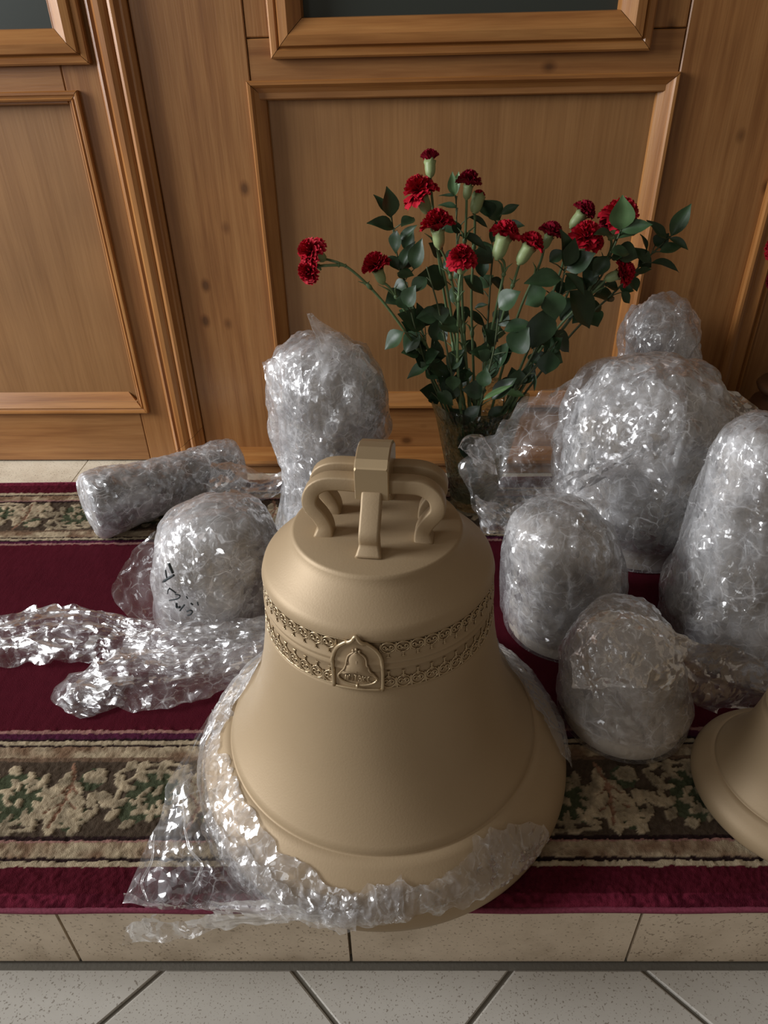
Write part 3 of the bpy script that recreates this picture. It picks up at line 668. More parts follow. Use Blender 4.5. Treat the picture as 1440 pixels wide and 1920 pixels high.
# ------------------------------------------------------------------ wrapped bells
def interp_rings(rings, n):
    R_ = np.array(rings, float); L = np.concatenate([[0], np.cumsum(np.linalg.norm(np.diff(R_[:, [0, 3]], axis=0), axis=1)+1e-4)]); t = np.linspace(0, L[-1], n)
    P = smooth_path(R_, 12*len(R_)); L2 = np.concatenate([[0], np.cumsum(np.linalg.norm(np.diff(P[:, [0, 3]], axis=0), axis=1)+1e-6)]); t = np.linspace(0, L2[-1], n)
    return np.stack([np.interp(t, L2, P[:, c]) for c in range(4)], -1)
def shell(rings, nu, nv, grow, amp, lam, seed, base_amp=0.25, T=None, lumps=0.0):
    """rings (z,cx,cy,r) -> crumpled skin"""
    R_ = interp_rings(rings, nv); th = np.linspace(0, 2*pi, nu, endpoint=False)
    r = np.maximum(R_[None, :, 3], 0)+grow*np.minimum(1, R_[None, :, 3]/0.02)
    X = R_[None, :, 1]+r*np.cos(th)[:, None]; Y = R_[None, :, 2]+r*np.sin(th)[:, None]; Z = np.repeat(R_[None, :, 0], nu, 0)
    P = np.stack([X, Y, Z], -1)
    dr = np.gradient(R_[:, 3]); dz = np.gradient(R_[:, 0]); ln = np.sqrt(dr**2+dz**2)+1e-9; nr, nz = dz/ln, -dr/ln
    Nn = np.stack([np.cos(th)[:, None]*nr[None], np.sin(th)[:, None]*nr[None], np.repeat(nz[None], nu, 0)], -1)
    fl = P.reshape(-1, 3); h = crumple(fl*np.array([1, 1, 0.55]), lam, seed, 4, 0.5)*amp
    if lumps: h = h+lumps*np.clip(vnoise(fl/0.055, seed+40)+0.1, 0, 1)
    z0 = R_[0, 0]; k = np.clip((fl[:, 2]-z0)/0.07, 0, 1); h = h*(base_amp+(1-base_amp)*k)
    fl = fl+Nn.reshape(-1, 3)*h[:, None]
    fl[:, 2] = np.maximum(fl[:, 2], 0.002)
    if T is not None: fl = T(fl)
    return fl, grid_faces(nu, nv, True)
def patch(A, B, nu, nv, amp, lam, seed, bulge=0.0, edge=0.004, floor_z=0.0025, ends=True, su=0.45):
    """crumpled sheet between the two polylines A and B (world points)"""
    a = smooth_path(A, nu); b = smooth_path(B, nu); t = np.linspace(0, 1, nv)
    P = a[:, None, :]*(1-t)[None, :, None]+b[:, None, :]*t[None, :, None]
    P[..., 2] += bulge*(4*t*(1-t))[None, :]
    du = np.gradient(P, axis=0); dv = np.gradient(P, axis=1); Nn = np.cross(du, dv); Nn /= (np.linalg.norm(Nn, axis=-1, keepdims=True)+1e-9)
    fl = P.reshape(-1, 3)
    lu = np.linalg.norm(np.diff(P, axis=0), axis=-1).sum(0).mean(); lv = np.linalg.norm(np.diff(P, axis=1), axis=-1).sum(1).mean()
    uu_, vv_ = np.meshgrid(np.linspace(0, lu*su, nu), t*lv, indexing='ij')        # folds run along the sheet
    h = crumple(np.stack([uu_.ravel(), vv_.ravel(), 0.37+0*uu_.ravel()], -1), lam, seed, 4, 0.5)*amp*1.2
    fl = fl+Nn.reshape(-1, 3)*h[:, None]
    jit = np.stack([vnoise(fl/0.018, seed+50), vnoise(fl/0.018, seed+51), vnoise(fl/0.018, seed+52)], -1)*edge
    tt = np.repeat(t[None], nu, 0).ravel(); uu = np.repeat(np.linspace(0, 1, nu)[:, None], nv, 1).ravel()
    e = np.clip(1-np.minimum.reduce([tt, 1-tt]+([uu, 1-uu] if ends else []))/0.12, 0, 1)[:, None]
    fl = fl+jit*(0.35+0.65*e); 
    if floor_z is not None: fl[:, 2] = np.maximum(fl[:, 2], floor_z)
    return fl, grid_faces(nu, nv)
def wrapped(name, label, loc, rings, seed, amp=0.006, lam=0.035, lumps=0.006, body=True, nu=190, nv=120, cat='wrapped bell', group=None, inner='film_inner', outer='film', film_from=0.0):
    t = thing(name, (loc[0], loc[1], 0), label, cat, group)
    if body:
        R_ = interp_rings(rings, 40); th = np.linspace(0, 2*pi, 48, endpoint=False); r = np.maximum(R_[:, 3]*0.96-0.005, 0.0)
        V = np.stack([R_[None, :, 1]+r[None]*np.cos(th)[:, None], R_[None, :, 2]+r[None]*np.sin(th)[:, None], np.repeat(R_[None, :, 0]*0.96+0.001, 48, 0)], -1).reshape(-1, 3)
        mesh('bell_body', V, grid_faces(48, 40, True), M['bronze_wrapped'], t)
    v, f = shell(rings, nu, nv, -0.002, amp*0.7, lam*1.3, seed+100, lumps=lumps*0.4); mesh('film_layer', v, f, M[inner], t)
    if film_from > 0:                 # the outer wraps stop short of the rim
        R0 = np.array(rings, float); k0 = int(np.argmax(R0[:, 0])); first = [film_from]+[float(np.interp(film_from, R0[:k0+1, 0], R0[:k0+1, c])) for c in (1, 2, 3)]
        rings = [tuple(first)]+[q for q in rings if q[0] > film_from+0.006]
    v, f = shell(rings, nu, nv, 0.002, amp*1.7, lam*1.5, seed, lumps=lumps); mesh('film_layer', v, f, M[outer], t)
    v, f = shell(rings, nu, nv, 0.005, amp*2.9, lam*1.7, seed+300, lumps=lumps*1.6); mesh('film_layer', v, f, M['film_thin'], t)
    return t
def flap(t, A, B, seed, nu=60, nv=40, amp=0.006, lam=0.03, bulge=0.0, mat='film_loose', edge=0.005, name='film_flap', su=0.45):
    v, f = patch(A, B, nu, nv, amp, lam, seed, bulge, edge, su=su); return mesh(name, v, f, M[mat], t)

GW = 'bells wrapped in clear film'
# A tall one behind the big bell
tA = wrapped('wrapped_bell', 'tall film-wrapped bell with a pointed film peak, left of the vase', (-0.125, 1.205), [(0.0, -0.128, 1.205, 0.122), (0.03, -0.127, 1.205, 0.113), (0.09, -0.124, 1.205, 0.100), (0.16, -0.122, 1.205, 0.097), (0.24, -0.122, 1.205, 0.098), (0.30, -0.124, 1.205, 0.102), (0.335, -0.126, 1.205, 0.094), (0.362, -0.125, 1.205, 0.070), (0.380, -0.122, 1.205, 0.035), (0.386, -0.122, 1.205, 0.0)], 1, lumps=0.008)
flap(tA, [at(572, 590, 1.16), at(590, 640, 1.13), at(602, 700, 1.11), at(615, 780, 1.10)], [at(586, 590, 1.17), at(640, 628, 1.17), at(680, 660, 1.17), at(705, 700, 1.16)], 3, nv=40, amp=0.003, mat='film_inner')
flap(tA, [at(486, 676, 1.17), at(494, 710, 1.16), at(512, 760, 1.15)], [at(560, 655, 1.15), at(565, 720, 1.11), at(560, 790, 1.11)], 4, amp=0.006, mat='film')
# C marked one, left of the big bell
tC = wrapped('wrapped_bell', 'low film-wrapped bell with black marker writing, left of the big bell', (-0.305, 0.945), [(0.0, -0.312, 0.945, 0.112), (0.03, -0.312, 0.945, 0.108), (0.08, -0.309, 0.945, 0.104), (0.125, -0.303, 0.945, 0.099), (0.160, -0.298, 0.945, 0.086), (0.185, -0.294, 0.945, 0.062), (0.199, -0.290, 0.945, 0.034), (0.205, -0.290, 0.945, 0.0)], 21, lumps=0.004, amp=0.005)
flap(tC, [at(282, 1000, 0.86), at(230, 1060, 0.84), at(206, 1110, 0.82), at(250, 1165, 0.80)], [at(400, 955, 0.87), at(330, 1040, 0.845), at(310, 1110, 0.83), at(330, 1190, 0.80)], 23, amp=0.004, lam=0.035, mat='film_thin')
# D large one at the right
tD = wrapped('wrapped_bell', 'largest film-wrapped bell, right of the flower vase', (0.47, 1.145), [(0.0, 0.476, 1.155, 0.146), (0.03, 0.475, 1.155, 0.147), (0.09, 0.474, 1.145, 0.157), (0.15, 0.472, 1.145, 0.154), (0.21, 0.468, 1.145, 0.148), (0.26, 0.462, 1.145, 0.136), (0.30, 0.456, 1.145, 0.116), (0.335, 0.452, 1.145, 0.084), (0.352, 0.448, 1.145, 0.05), (0.360, 0.446, 1.145, 0.0)], 31, amp=0.009, lam=0.045, lumps=0.012, nu=240, nv=150, film_from=0.055)
flap(tD, [at(990, 748, 1.10), at(905, 830, 1.03), at(870, 860, 0.99), at(880, 930, 0.95), at(905, 985, 0.93)], [at(1100, 700, 1.10), at(1075, 800, 1.0), at(1060, 880, 0.97), at(1055, 930, 0.955), at(1050, 990, 0.95)], 33, nu=90, nv=70, amp=0.010, lam=0.05, edge=0.010)
flap(tD, [at(1310, 705, 1.17), at(1390, 738, 1.16), at(1426, 785, 1.13), at(1392, 855, 1.06)], [at(1280, 790, 1.05), at(1320, 830, 1.02), at(1335, 870, 1.0), at(1330, 925, 0.99)], 34, amp=0.008, edge=0.006, mat='film')
flap(tD, [at(858, 838, 1.02), at(870, 818, 1.03), at(900, 812, 1.04), at(925, 835, 1.04)], [at(880, 860, 1.00), at(890, 870, 1.0), at(905, 880, 1.0), at(930, 890, 1.0)], 35, nu=40, nv=24, amp=0.010, lam=0.02, edge=0.008)
flap(tD, [at(890, 930, 0.96), at(960, 950, 0.93), at(1040, 900, 0.945), at(1140, 850, 0.97), at(1250, 800, 1.0)], [at(905, 1000, 0.94), at(970, 1000, 0.925), at(1050, 945, 0.935), at(1150, 890, 0.96), at(1260, 850, 0.985)], 36, nu=110, nv=30, amp=0.008, lam=0.03)
# bundle leaning behind D
tK = wrapped('film_bundle', 'crumpled tuft of clear film standing up against the wall, behind the largest wrapped bell', (0.545, 1.375), [(0.0, 0.56, 1.375, 0.040), (0.15, 0.557, 1.375, 0.045), (0.20, 0.556, 1.37, 0.072), (0.25, 0.550, 1.37, 0.074), (0.29, 0.542, 1.37, 0.066), (0.32, 0.535, 1.37, 0.062), (0.35, 0.528, 1.37, 0.056), (0.38, 0.518, 1.37, 0.034), (0.40, 0.512, 1.37, 0.0)], 41, amp=0.014, lam=0.04, lumps=0.012, body=False, cat='plastic film')
# E, behind the big bell at the right
tE = wrapped('wrapped_bell', 'film-wrapped bell close behind the right shoulder of the big bell', (0.26, 0.885), [(0.0, 0.282, 0.885, 0.104), (0.025, 0.279, 0.885, 0.100), (0.06, 0.274, 0.885, 0.092), (0.11, 0.266, 0.885, 0.086), (0.16, 0.258, 0.885, 0.082), (0.20, 0.252, 0.885, 0.070), (0.222, 0.25, 0.885, 0.042), (0.23, 0.25, 0.885, 0.0)], 51, amp=0.005, lam=0.033, lumps=0.005, inner='film_clear', film_from=0.030)
# F tall one at the right edge
tF = wrapped('wrapped_bell', 'tall tightly film-wrapped bell at the right edge of the carpet', (0.52, 0.87), [(0.0, 0.574, 0.860, 0.132), (0.03, 0.570, 0.864, 0.126), (0.07, 0.562, 0.87, 0.122), (0.11, 0.554, 0.87, 0.104), (0.16, 0.544, 0.87, 0.090), (0.22, 0.534, 0.87, 0.078), (0.29, 0.522, 0.87, 0.066), (0.335, 0.512, 0.87, 0.052), (0.365, 0.506, 0.87, 0.028), (0.375, 0.506, 0.87, 0.0)], 61, amp=0.005, lam=0.03, lumps=0.004, nu=220, nv=150)
# G small one in front of F
tG = wrapped('wrapped_bell', 'small stout film-wrapped bell standing on the front carpet border', (0.322, 0.69), [(0.0, 0.323, 0.69, 0.092), (0.016, 0.323, 0.69, 0.094), (0.045, 0.321, 0.69, 0.089), (0.085, 0.316, 0.69, 0.078), (0.125, 0.310, 0.69, 0.070), (0.155, 0.305, 0.69, 0.060), (0.176, 0.301, 0.69, 0.044), (0.188, 0.298, 0.69, 0.022), (0.192, 0.298, 0.69, 0.0)], 71, amp=0.0045, lam=0.03, lumps=0.004, inner='film_thin', outer='film_clear', film_from=0.040)
flap(tG, [at(1062, 1215, 0.66), at(1095, 1165, 0.66), at(1160, 1143, 0.67), at(1230, 1160, 0.67), at(1285, 1200, 0.67)], [at(1070, 1285, 0.615), at(1110, 1300, 0.60), at(1165, 1290, 0.60), at(1220, 1290, 0.605), at(1270, 1290, 0.625)], 72, nu=110, nv=60, amp=0.009, lam=0.028, bulge=0.012, mat='film_clear', su=0.7)
flap(tG, [at(1240, 1205, 0.66), at(1310, 1205, 0.69), at(1380, 1215, 0.70), at(1430, 1235, 0.70)], [at(1270, 1300, 0.65), at(1320, 1330, 0.68), at(1380, 1340, 0.69), at(1450, 1330, 0.69)], 73, amp=0.008, lam=0.03)
# B lying roll
def roll_T(c0, c1):
    a = np.array(c1, float)-np.array(c0, float); L = np.linalg.norm(a); a /= L
    u = np.cross(np.array([0, 0, 1.0]), a); u /= np.linalg.norm(u); w = np.cross(a, u)
    return (lambda P: np.array(c0)+P[:, 2:3]*a+P[:, 0:1]*u+P[:, 1:2]*w), L
tB = thing('wrapped_roll', (-0.52, 1.25, 0), 'film-wrapped bell lying on its side across the far carpet border', 'wrapped bell')
T_, L_ = roll_T((-0.615, 1.155, 0.069), (-0.345, 1.345, 0.062))
RB_ = [(0.0, 0, 0, 0.0), (0.001, 0, 0, 0.035), (0.006, 0, 0, 0.060), (0.03, 0, 0, 0.064), (0.10, 0, 0, 0.058), (0.20, 0, 0, 0.052), (L_-0.02, 0, 0, 0.050), (L_-0.003, 0, 0, 0.036), (L_, 0, 0, 0.0)]
R_ = interp_rings(RB_, 30); th_ = np.linspace(0, 2*pi, 40, endpoint=False); rr = np.maximum(R_[:, 3]-0.008, 0)
V_ = np.stack([rr[None]*np.cos(th_)[:, None], rr[None]*np.sin(th_)[:, None], np.repeat(0.01+R_[None, :, 0]*0.93, 40, 0)], -1).reshape(-1, 3)
mesh('bell_body', T_(V_), grid_faces(40, 30, True), M['dark_iron'], tB)
for sd, am, gr, mt in ((81, 0.004, 0.0, 'film_inner'), (82, 0.006, 0.004, 'film')):
    R_ = interp_rings(RB_, 150); nu_ = 150; th_ = np.linspace(0, 2*pi, nu_, endpoint=False); r_ = R_[None, :, 3]+gr
    P_ = np.stack([r_*np.cos(th_)[:, None], r_*np.sin(th_)[:, None], np.repeat(R_[None, :, 0]+gr*0, nu_, 0)], -1); fl_ = P_.reshape(-1, 3)
    h_ = (crumple(fl_, 0.035, sd, 4, 0.6)*am+0.005*np.clip(vnoise(fl_/0.05, sd+3), 0, 1))[:, None]; dirn = np.concatenate([fl_[:, :2], np.where(fl_[:, 2:3] < 0.004, -0.03, 0)], 1); dirn /= (np.linalg.norm(dirn, axis=1, keepdims=True)+1e-9)
    q_ = T_(fl_+dirn*h_); q_[:, 2] = np.maximum(q_[:, 2], 0.002); mesh('film_layer', q_, grid_faces(nu_, 150, True), M[mt], tB)
flap(tB, [at(400, 868, 1.22), at(450, 870, 1.24), at(500, 890, 1.24), at(535, 885, 1.22)], [at(380, 990, 1.10), at(440, 960, 1.13), at(490, 940, 1.16), at(530, 925, 1.18)], 84, amp=0.010, lam=0.035, bulge=0.01)

# ------------------------------------------------------------------ loose film on the carpet and round the big bell
t = thing('loose_film', (-0.43, 0.80, 0), 'long crumpled strip of clear film trailing off the left side of the carpet', 'plastic film')
flap(t, [atz(-60, 1175, 0.03), atz(60, 1140, 0.045), atz(160, 1135, 0.05), atz(260, 1160, 0.05), atz(380, 1165, 0.05), atz(520, 1150, 0.045)], [atz(-60, 1250, 0.008), atz(60, 1245, 0.008), atz(160, 1240, 0.01), atz(260, 1235, 0.02), atz(380, 1240, 0.02), atz(500, 1240, 0.02)], 91, nu=320, nv=90, amp=0.010, lam=0.024, bulge=0.012, su=0.20, mat='film_loose', edge=0.008, name='film_sheet')
t2 = thing('loose_film', (-0.36, 0.73, 0), 'folded flat sheet of clear film on the wine red carpet beside the big bell', 'plastic film')
flap(t2, [atz(205, 1225, 0.035), atz(290, 1215, 0.045), atz(380, 1210, 0.05), atz(470, 1190, 0.06), atz(505, 1180, 0.06)], [atz(105, 1315, 0.006), atz(205, 1322, 0.008), atz(275, 1335, 0.004), atz(400, 1300, 0.01), atz(490, 1268, 0.02)], 92, nu=200, nv=100, amp=0.0075, lam=0.028, su=0.3, bulge=0.01, mat='film_loose', edge=0.008, name='film_sheet')
flap(t2, [atz(130, 1262, 0.02), atz(104, 1290, 0.012), atz(102, 1318, 0.004), atz(150, 1350, 0.003)], [atz(240, 1235, 0.03), atz(205, 1270, 0.02), atz(200, 1310, 0.01), atz(235, 1322, 0.004)], 93, nu=60, nv=40, amp=0.005, lam=0.05, mat='film_thin', name='film_sheet')
flap(t2, [atz(240, 1185, 0.05), atz(330, 1180, 0.06), atz(430, 1170, 0.065), atz(505, 1150, 0.07)], [atz(215, 1260, 0.02), atz(320, 1265, 0.02), atz(430, 1260, 0.025), atz(500, 1240, 0.03)], 94, nu=180, nv=80, amp=0.008, lam=0.024, su=0.25, mat='film_thin', name='film_sheet')

skirt = thing('film_skirt', (BX, BY, 0), 'torn clear film draped round the foot of the big bare bell', 'plastic film')
def skirt_strip(keys, seed, nth, nz, off, amp, lam, mat, name='film_sheet'):
    """keys: (theta deg, z low, z high)"""
    K = np.array(keys, float); th = np.linspace(K[0, 0], K[-1, 0], nth); lo = np.interp(th, K[:, 0], K[:, 1]); hi = np.interp(th, K[:, 0], K[:, 2]); t = np.linspace(0, 1, nz)
    Z = lo[:, None]+(hi-lo)[:, None]*t[None]; TH = np.repeat(np.radians(th)[:, None], nz, 1)
    q = np.stack([TH.ravel()*0.22, Z.ravel(), 0*Z.ravel()], -1)
    Z = Z.ravel()+vnoise(q/0.012, seed+5)*0.004*np.abs(2*np.repeat(t[None], nth, 0).ravel()-1)**3
    R_ = np.array([bell_r(max(0.0016, min(zz, 0.32))) for zz in Z]); th_ = TH.ravel()
    h = off+amp*(0.9+crumple(q, lam, seed, 4, 0.6))
    P = np.stack([BX+(R_+h)*np.cos(th_), BY+(R_+h)*np.sin(th_), np.maximum(Z, 0.0028)], -1)
    v, f = P, grid_faces(nth, nz); mesh(name, v, f, M[mat], skirt)
skirt_strip([(-232, 0.0, 0.30), (-200, 0.004, 0.20), (-185, 0.004, 0.085), (-169, 0.004, 0.067), (-155, 0.004, 0.078), (-129, 0.006, 0.070), (-113, 0.010, 0.064), (-101, 0.022, 0.056), (-84, 0.034, 0.066)], 101, 260, 70, 0.002, 0.0035, 0.022, 'film_thin')
skirt_strip([(-112, 0.016, 0.050), (-100, 0.026, 0.055), (-84, 0.036, 0.066), (-74, 0.036, 0.060), (-66, 0.034, 0.069), (-56, 0.034, 0.077), (-45, 0.032, 0.067), (-37, 0.030, 0.050)], 102, 200, 46, 0.002, 0.0045, 0.012, 'film_strip')
skirt_strip([(-12, 0.030, 0.055), (2, 0.036, 0.078), (14, 0.036, 0.11), (28, 0.04, 0.26), (60, 0.0, 0.30)], 103, 120, 60, 0.003, 0.004, 0.02, 'film_loose')
skirt_strip([(-150, 0.006, 0.048), (-135, 0.008, 0.055), (-120, 0.012, 0.052), (-108, 0.020, 0.048), (-96, 0.026, 0.044)], 104, 140, 40, 0.006, 0.005, 0.018, 'film_thin')
# trailing sheet from the left flank over the carpet and the step edge
outer = [at(428, 1305, 0.66), at(372, 1372, 0.61), atz(330, 1445, 0.045), atz(295, 1545, 0.025), atz(255, 1640, 0.012), atz(233, 1695, 0.006)]
innr = [at(440, 1340, 0.62), at(398, 1460, 0.57), at(410, 1540, 0.50), at(450, 1630, 0.445), at(510, 1700, 0.405), at(560, 1722, 0.392)]
v, f = patch(outer, innr, 110, 70, 0.005, 0.05, 111, 0.004, 0.004); mesh('film_sheet', v, f, M['film_thin'], skirt)
eg = EDGE-0.006
hangA = [atz(231, 1676, 0.007), atz(300, 1690, 0.005), atz(400, 1690, 0.005), at(510, 1690, 0.40), at(570, 1700, 0.392)]
hangB = [at(232, 1768, eg-0.004), at(305, 1764, eg-0.004), at(420, 1746, eg-0.004), at(540, 1728, eg-0.010), at(620, 1722, 0.384)]
v, f = patch(hangA, hangB, 130, 40, 0.006, 0.022, 112, 0.0, 0.004, floor_z=-0.06); mesh('film_sheet', v, f, M['film_loose'], skirt)
# pulled creases of the trailing sheet
def crease(pts, r, seed):
    P = smooth_path(pts, 26); P = P+np.stack([vnoise(P/0.012, seed), vnoise(P/0.012, seed+1), vnoise(P/0.012, seed+2)], -1)*0.0012
    return tube_vf(P, [r*(0.4+0.6*sin(pi*i/25)) for i in range(26)], 5)
mb = MB()
for i, pts in enumerate(([atz(340, 1480, 0.05), atz(352, 1580, 0.045), atz(378, 1622, 0.04), atz(362, 1658, 0.03)], [atz(290, 1565, 0.03), atz(285, 1610, 0.03), atz(265, 1655, 0.022), atz(278, 1690, 0.016)], [at(398, 1330, 0.63), at(402, 1450, 0.57), at(430, 1560, 0.49)], [at(385, 1370, 0.61), at(380, 1450, 0.58), at(395, 1530, 0.53)])):
    mb.add(*crease(pts, 0.0016, 120+i*7))
mb.build('film_crease', M['film_loose'], skirt)

# black marker strokes on wrapped bell C (lie on its skin)
def on_shell(x, y, c, r, off=0.0115):
    d = ray(x, y); o = CO-np.array([c[0], c[1], 0])
    R_ = r+off; a = d[0]**2+d[1]**2; b = 2*(o[0]*d[0]+o[1]*d[1]); cc = o[0]**2+o[1]**2-R_*R_
    disc = b*b-4*a*cc
    tt = (-b-sqrt(disc))/(2*a) if disc > 0 else -b/(2*a)
    return CO+d*tt
mk = MB()
zs = lambda zx, zy: (280+zx/12.0, 1030+zy/12.0)
for st, r in (([(440, 320), (480, 420), (530, 530)], .0022), ([(365, 470), (385, 600), (405, 680)], .0012), ([(310, 735), (420, 660), (550, 580)], .0021), ([(445, 875), (520, 925), (600, 985)], .0012), ([(410, 1000), (420, 930), (450, 880)], .0010), ([(580, 1010), (690, 1040), (640, 1110), (450, 1150)], .0011), ([(610, 1220), (620, 1300), (690, 1300)], .0020), ([(690, 1380), (740, 1310), (790, 1250)], .0014), ([(930, 1210), (980, 1250)], .0014), ([(1080, 1190), (1100, 1260)], .0012), ([(830, 1060), (860, 1110)], .0011), ([(850, 1400), (910, 1370), (970, 1400), (920, 1470), (860, 1480)], .0014)):
    P = [on_shell(*zs(*p), (-0.311, 0.945), 0.106, 0.014) for p in st]
    P = smooth_path(P, 10); mk.add(*tube_vf(P, r, 6))
o = mk.build('marker_writing', M['marker'], tC); o['label'] = 'black hand-drawn marker letters on the film'

# ------------------------------------------------------------------ vase
VX, VY = 0.165, 1.268
vase = thing('glass_vase', (VX, VY, 0), 'dark-looking cut glass vase with flared scalloped mouth holding the carnations', 'vase')
VP = [(0.0, 0.004), (0.045, 0.0), (0.049, 0.004), (0.0495, 0.02), (0.053, 0.05), (0.060, 0.09), (0.068, 0.13), (0.076, 0.17), (0.085, 0.208), (0.097, 0.245), (0.0955, 0.246), (0.082, 0.208), (0.073, 0.17), (0.065, 0.13), (0.057, 0.09), (0.050, 0.05), (0.046, 0.022), (0.0, 0.02)]
th = np.linspace(0, 2*pi, 96, endpoint=False); P = np.array(VP)
r = np.repeat(P[None, :, 0], 96, 0); z = np.repeat(P[None, :, 1], 96, 0); topk = np.clip((P[:, 1]-0.19)/0.055, 0, 1)[None]
z = z+topk*0.007*np.abs(np.cos(th*6))[:, None]-topk*0.004; r = r+topk*0.002*np.cos(th*12)[:, None]
facet = np.where((P[:, 1] > 0.03) & (P[:, 1] < 0.2) & (np.arange(len(P)) < 9), 1, 0)[None]*0.0016*np.abs(np.sin(th*12))[:, None]; r = r+facet
v = np.stack([VX+r*np.cos(th)[:, None], VY+r*np.sin(th)[:, None], z], -1).reshape(-1, 3)
def glass(name):
    m, nt, out = new_mat(name); N = NT(nt)
    p = N.n('ShaderNodeBsdfPrincipled', Roughness=0.06); p.inputs['Base Color'].default_value = (0.86, 0.92, 0.90, 1); p.inputs['Transmission Weight'].default_value = 1.0; p.inputs['IOR'].default_value = 1.45
    vo = N.n('ShaderNodeTexVoronoi', _feature='DISTANCE_TO_EDGE', Scale=70); N.l(coords(N), vo.inputs['Vector'])
    bp = N.n('ShaderNodeBump', Strength=0.6, Distance=0.006); N.l(vo.outputs['Distance'], bp.inputs['Height']); N.l(bp.outputs[0], p.inputs['Normal'])
    tr = N.n('ShaderNodeBsdfTransparent'); tr.inputs[0].default_value = (0.68, 0.76, 0.74, 1)
    mx = N.n('ShaderNodeMixShader'); mx.inputs[0].default_value = 0.5; N.l(p.outputs[0], mx.inputs[1]); N.l(tr.outputs[0], mx.inputs[2]); N.l(mx.outputs[0], out.inputs[0]); return m
M['glass'] = glass('cut_glass'); mesh('glass_body', v, grid_faces(96, len(VP), True), M['glass'], vase)

# ------------------------------------------------------------------ flowers
M['petal'] = simple('carnation_red', (0.50, 0.010, 0.026), 0.6, spec=0.2, noise=(60, (0.34, 0.005, 0.017), 3))
M['petal_dark'] = simple('carnation_dark_red', (0.27, 0.006, 0.022), 0.6, spec=0.2, noise=(60, (0.19, 0.004, 0.016), 3))
M['calyx'] = simple('calyx_green', (0.30, 0.36, 0.16), 0.5, noise=(40, (0.20, 0.27, 0.11), 3))
M['stem'] = simple('stem_green', (0.13, 0.20, 0.085), 0.5, noise=(50, (0.09, 0.15, 0.06), 3))
def leaf_mat(name, c, c2):
    m, nt, out = new_mat(name); N = NT(nt)
    t = N.n('ShaderNodeTexNoise', Scale=3.0, Detail=3); N.l(coords(N, rnd=6.0), t.inputs['Vector'])
    p = N.n('ShaderNodeBsdfPrincipled', Roughness=0.42); p.inputs['Specular IOR Level'].default_value = 0.4
    oi = N.n('ShaderNodeObjectInfo'); c_ = ramp(N, t.outputs[0], [(0.3, c), (0.7, c2)])
    hv = N.n('ShaderNodeHueSaturation'); N.l(c_, hv.inputs['Color']); mr = N.n('ShaderNodeMapRange'); N.l(oi.outputs['Random'], mr.inputs[0]); mr.inputs[3].default_value = 0.6; mr.inputs[4].default_value = 1.15; N.l(mr.outputs[0], hv.inputs['Value'])
    N.l(hv.outputs[0], p.inputs['Base Color']); N.l(p.outputs[0], out.inputs[0]); return m
M['leaf'] = leaf_mat('glossy_leaf', (0.022, 0.050, 0.020), (0.034, 0.070, 0.028))
M['leaf_light'] = leaf_mat('pale_and_lit_leaf', (0.10, 0.19, 0.07), (0.13, 0.23, 0.09))  # pale leaves; for the lit edge leaf, light is put into the colour
M['twig'] = simple('twig_green', (0.055, 0.075, 0.03), 0.6)

def head_mesh(seed, fullness=1.0, layers=6):
    """carnation head: ruffled toothed petals in layers; axis +Z, unit radius"""
    R = random.Random(seed); V = []; F_ = []
    for L in range(layers):
        t = L/(layers-1); npet = [9, 9, 8, 7, 6, 4][min(L, 5)]; tilt = radians(84-76*t)*fullness+R.uniform(-.05, .05); ln = (1.0-0.22*t)
        for k in range(npet):
            az = 2*pi*(k+0.5*(L % 2))/npet+R.uniform(-.18, .18); tl = tilt+R.uniform(-.16, .16); w = (0.98 if L < 2 else 0.80)*R.uniform(.85, 1.1); ph = R.uniform(0, 6); am = R.uniform(.07, .15)
            nu_, nv_ = 9, 6; b = len(V)
            for i in range(nv_):
                s = i/(nv_-1)
                for j in range(nu_):
                    u = -1+2*j/(nu_-1); wd = w*(0.10+0.90*s**0.8)*0.5
                    tooth = (0.07 if (j % 2) else -0.02)*(s > 0.99)
                    rr = ln*s*(1-0.10*u*u)+tooth; bend = tl*(0.45+0.62*s)
                    ruf = am*s*s*sin(ph+u*5.2)+0.05*s*sin(ph*2+u*11)
                    x = rr*sin(bend)+ruf*cos(bend); zz = rr*cos(bend)*1.15-ruf*sin(bend)+0.30*t; y = wd*u*1.05
                    V.append((x*cos(az)-y*sin(az), x*sin(az)+y*cos(az), zz))
            for i in range(nv_-1):
                for j in range(nu_-1): F_.append((b+i*nu_+j, b+i*nu_+j+1, b+(i+1)*nu_+j+1, b+(i+1)*nu_+j))
    me = bpy.data.meshes.new('petals'); me.from_pydata(V, [], F_); me.polygons.foreach_set('use_smooth', [True]*len(F_)); me.update(); return me
HEADS = []
for s_, fu, ly in ((1, 0.98, 6), (2, 0.74, 6), (3, 0.50, 5)):
    me = head_mesh(s_, fu, ly); me.materials.append(M['petal']); HEADS.append(me)
HEADSD = []
for me in HEADS:
    d = me.copy(); d.materials.clear(); d.materials.append(M['petal_dark']); HEADSD.append(d)
CALYX = [(0.10, -0.10), (0.15, 0.0), (0.28, 0.10), (0.38, 0.32), (0.42, 0.62), (0.42, 0.92), (0.50, 1.14), (0.40, 1.05), (0.28, 0.9)]
cv, cf = lathe(CALYX, 20, (0, 0, 0))
for i_ in range(20):
    if i_ % 4 == 0: cv[i_*len(CALYX)+6, 2] += 0.18
CAL = bpy.data.meshes.new('calyx'); CAL.from_pydata(cv.tolist(), [], [tuple(q) for q in cf.tolist()]); CAL.materials.append(M['calyx']); CAL.polygons.foreach_set('use_smooth', [True]*len(cf)); CAL.update()
UP, RT, BK = Vector(_U), Vector(_R), Vector(-_F)
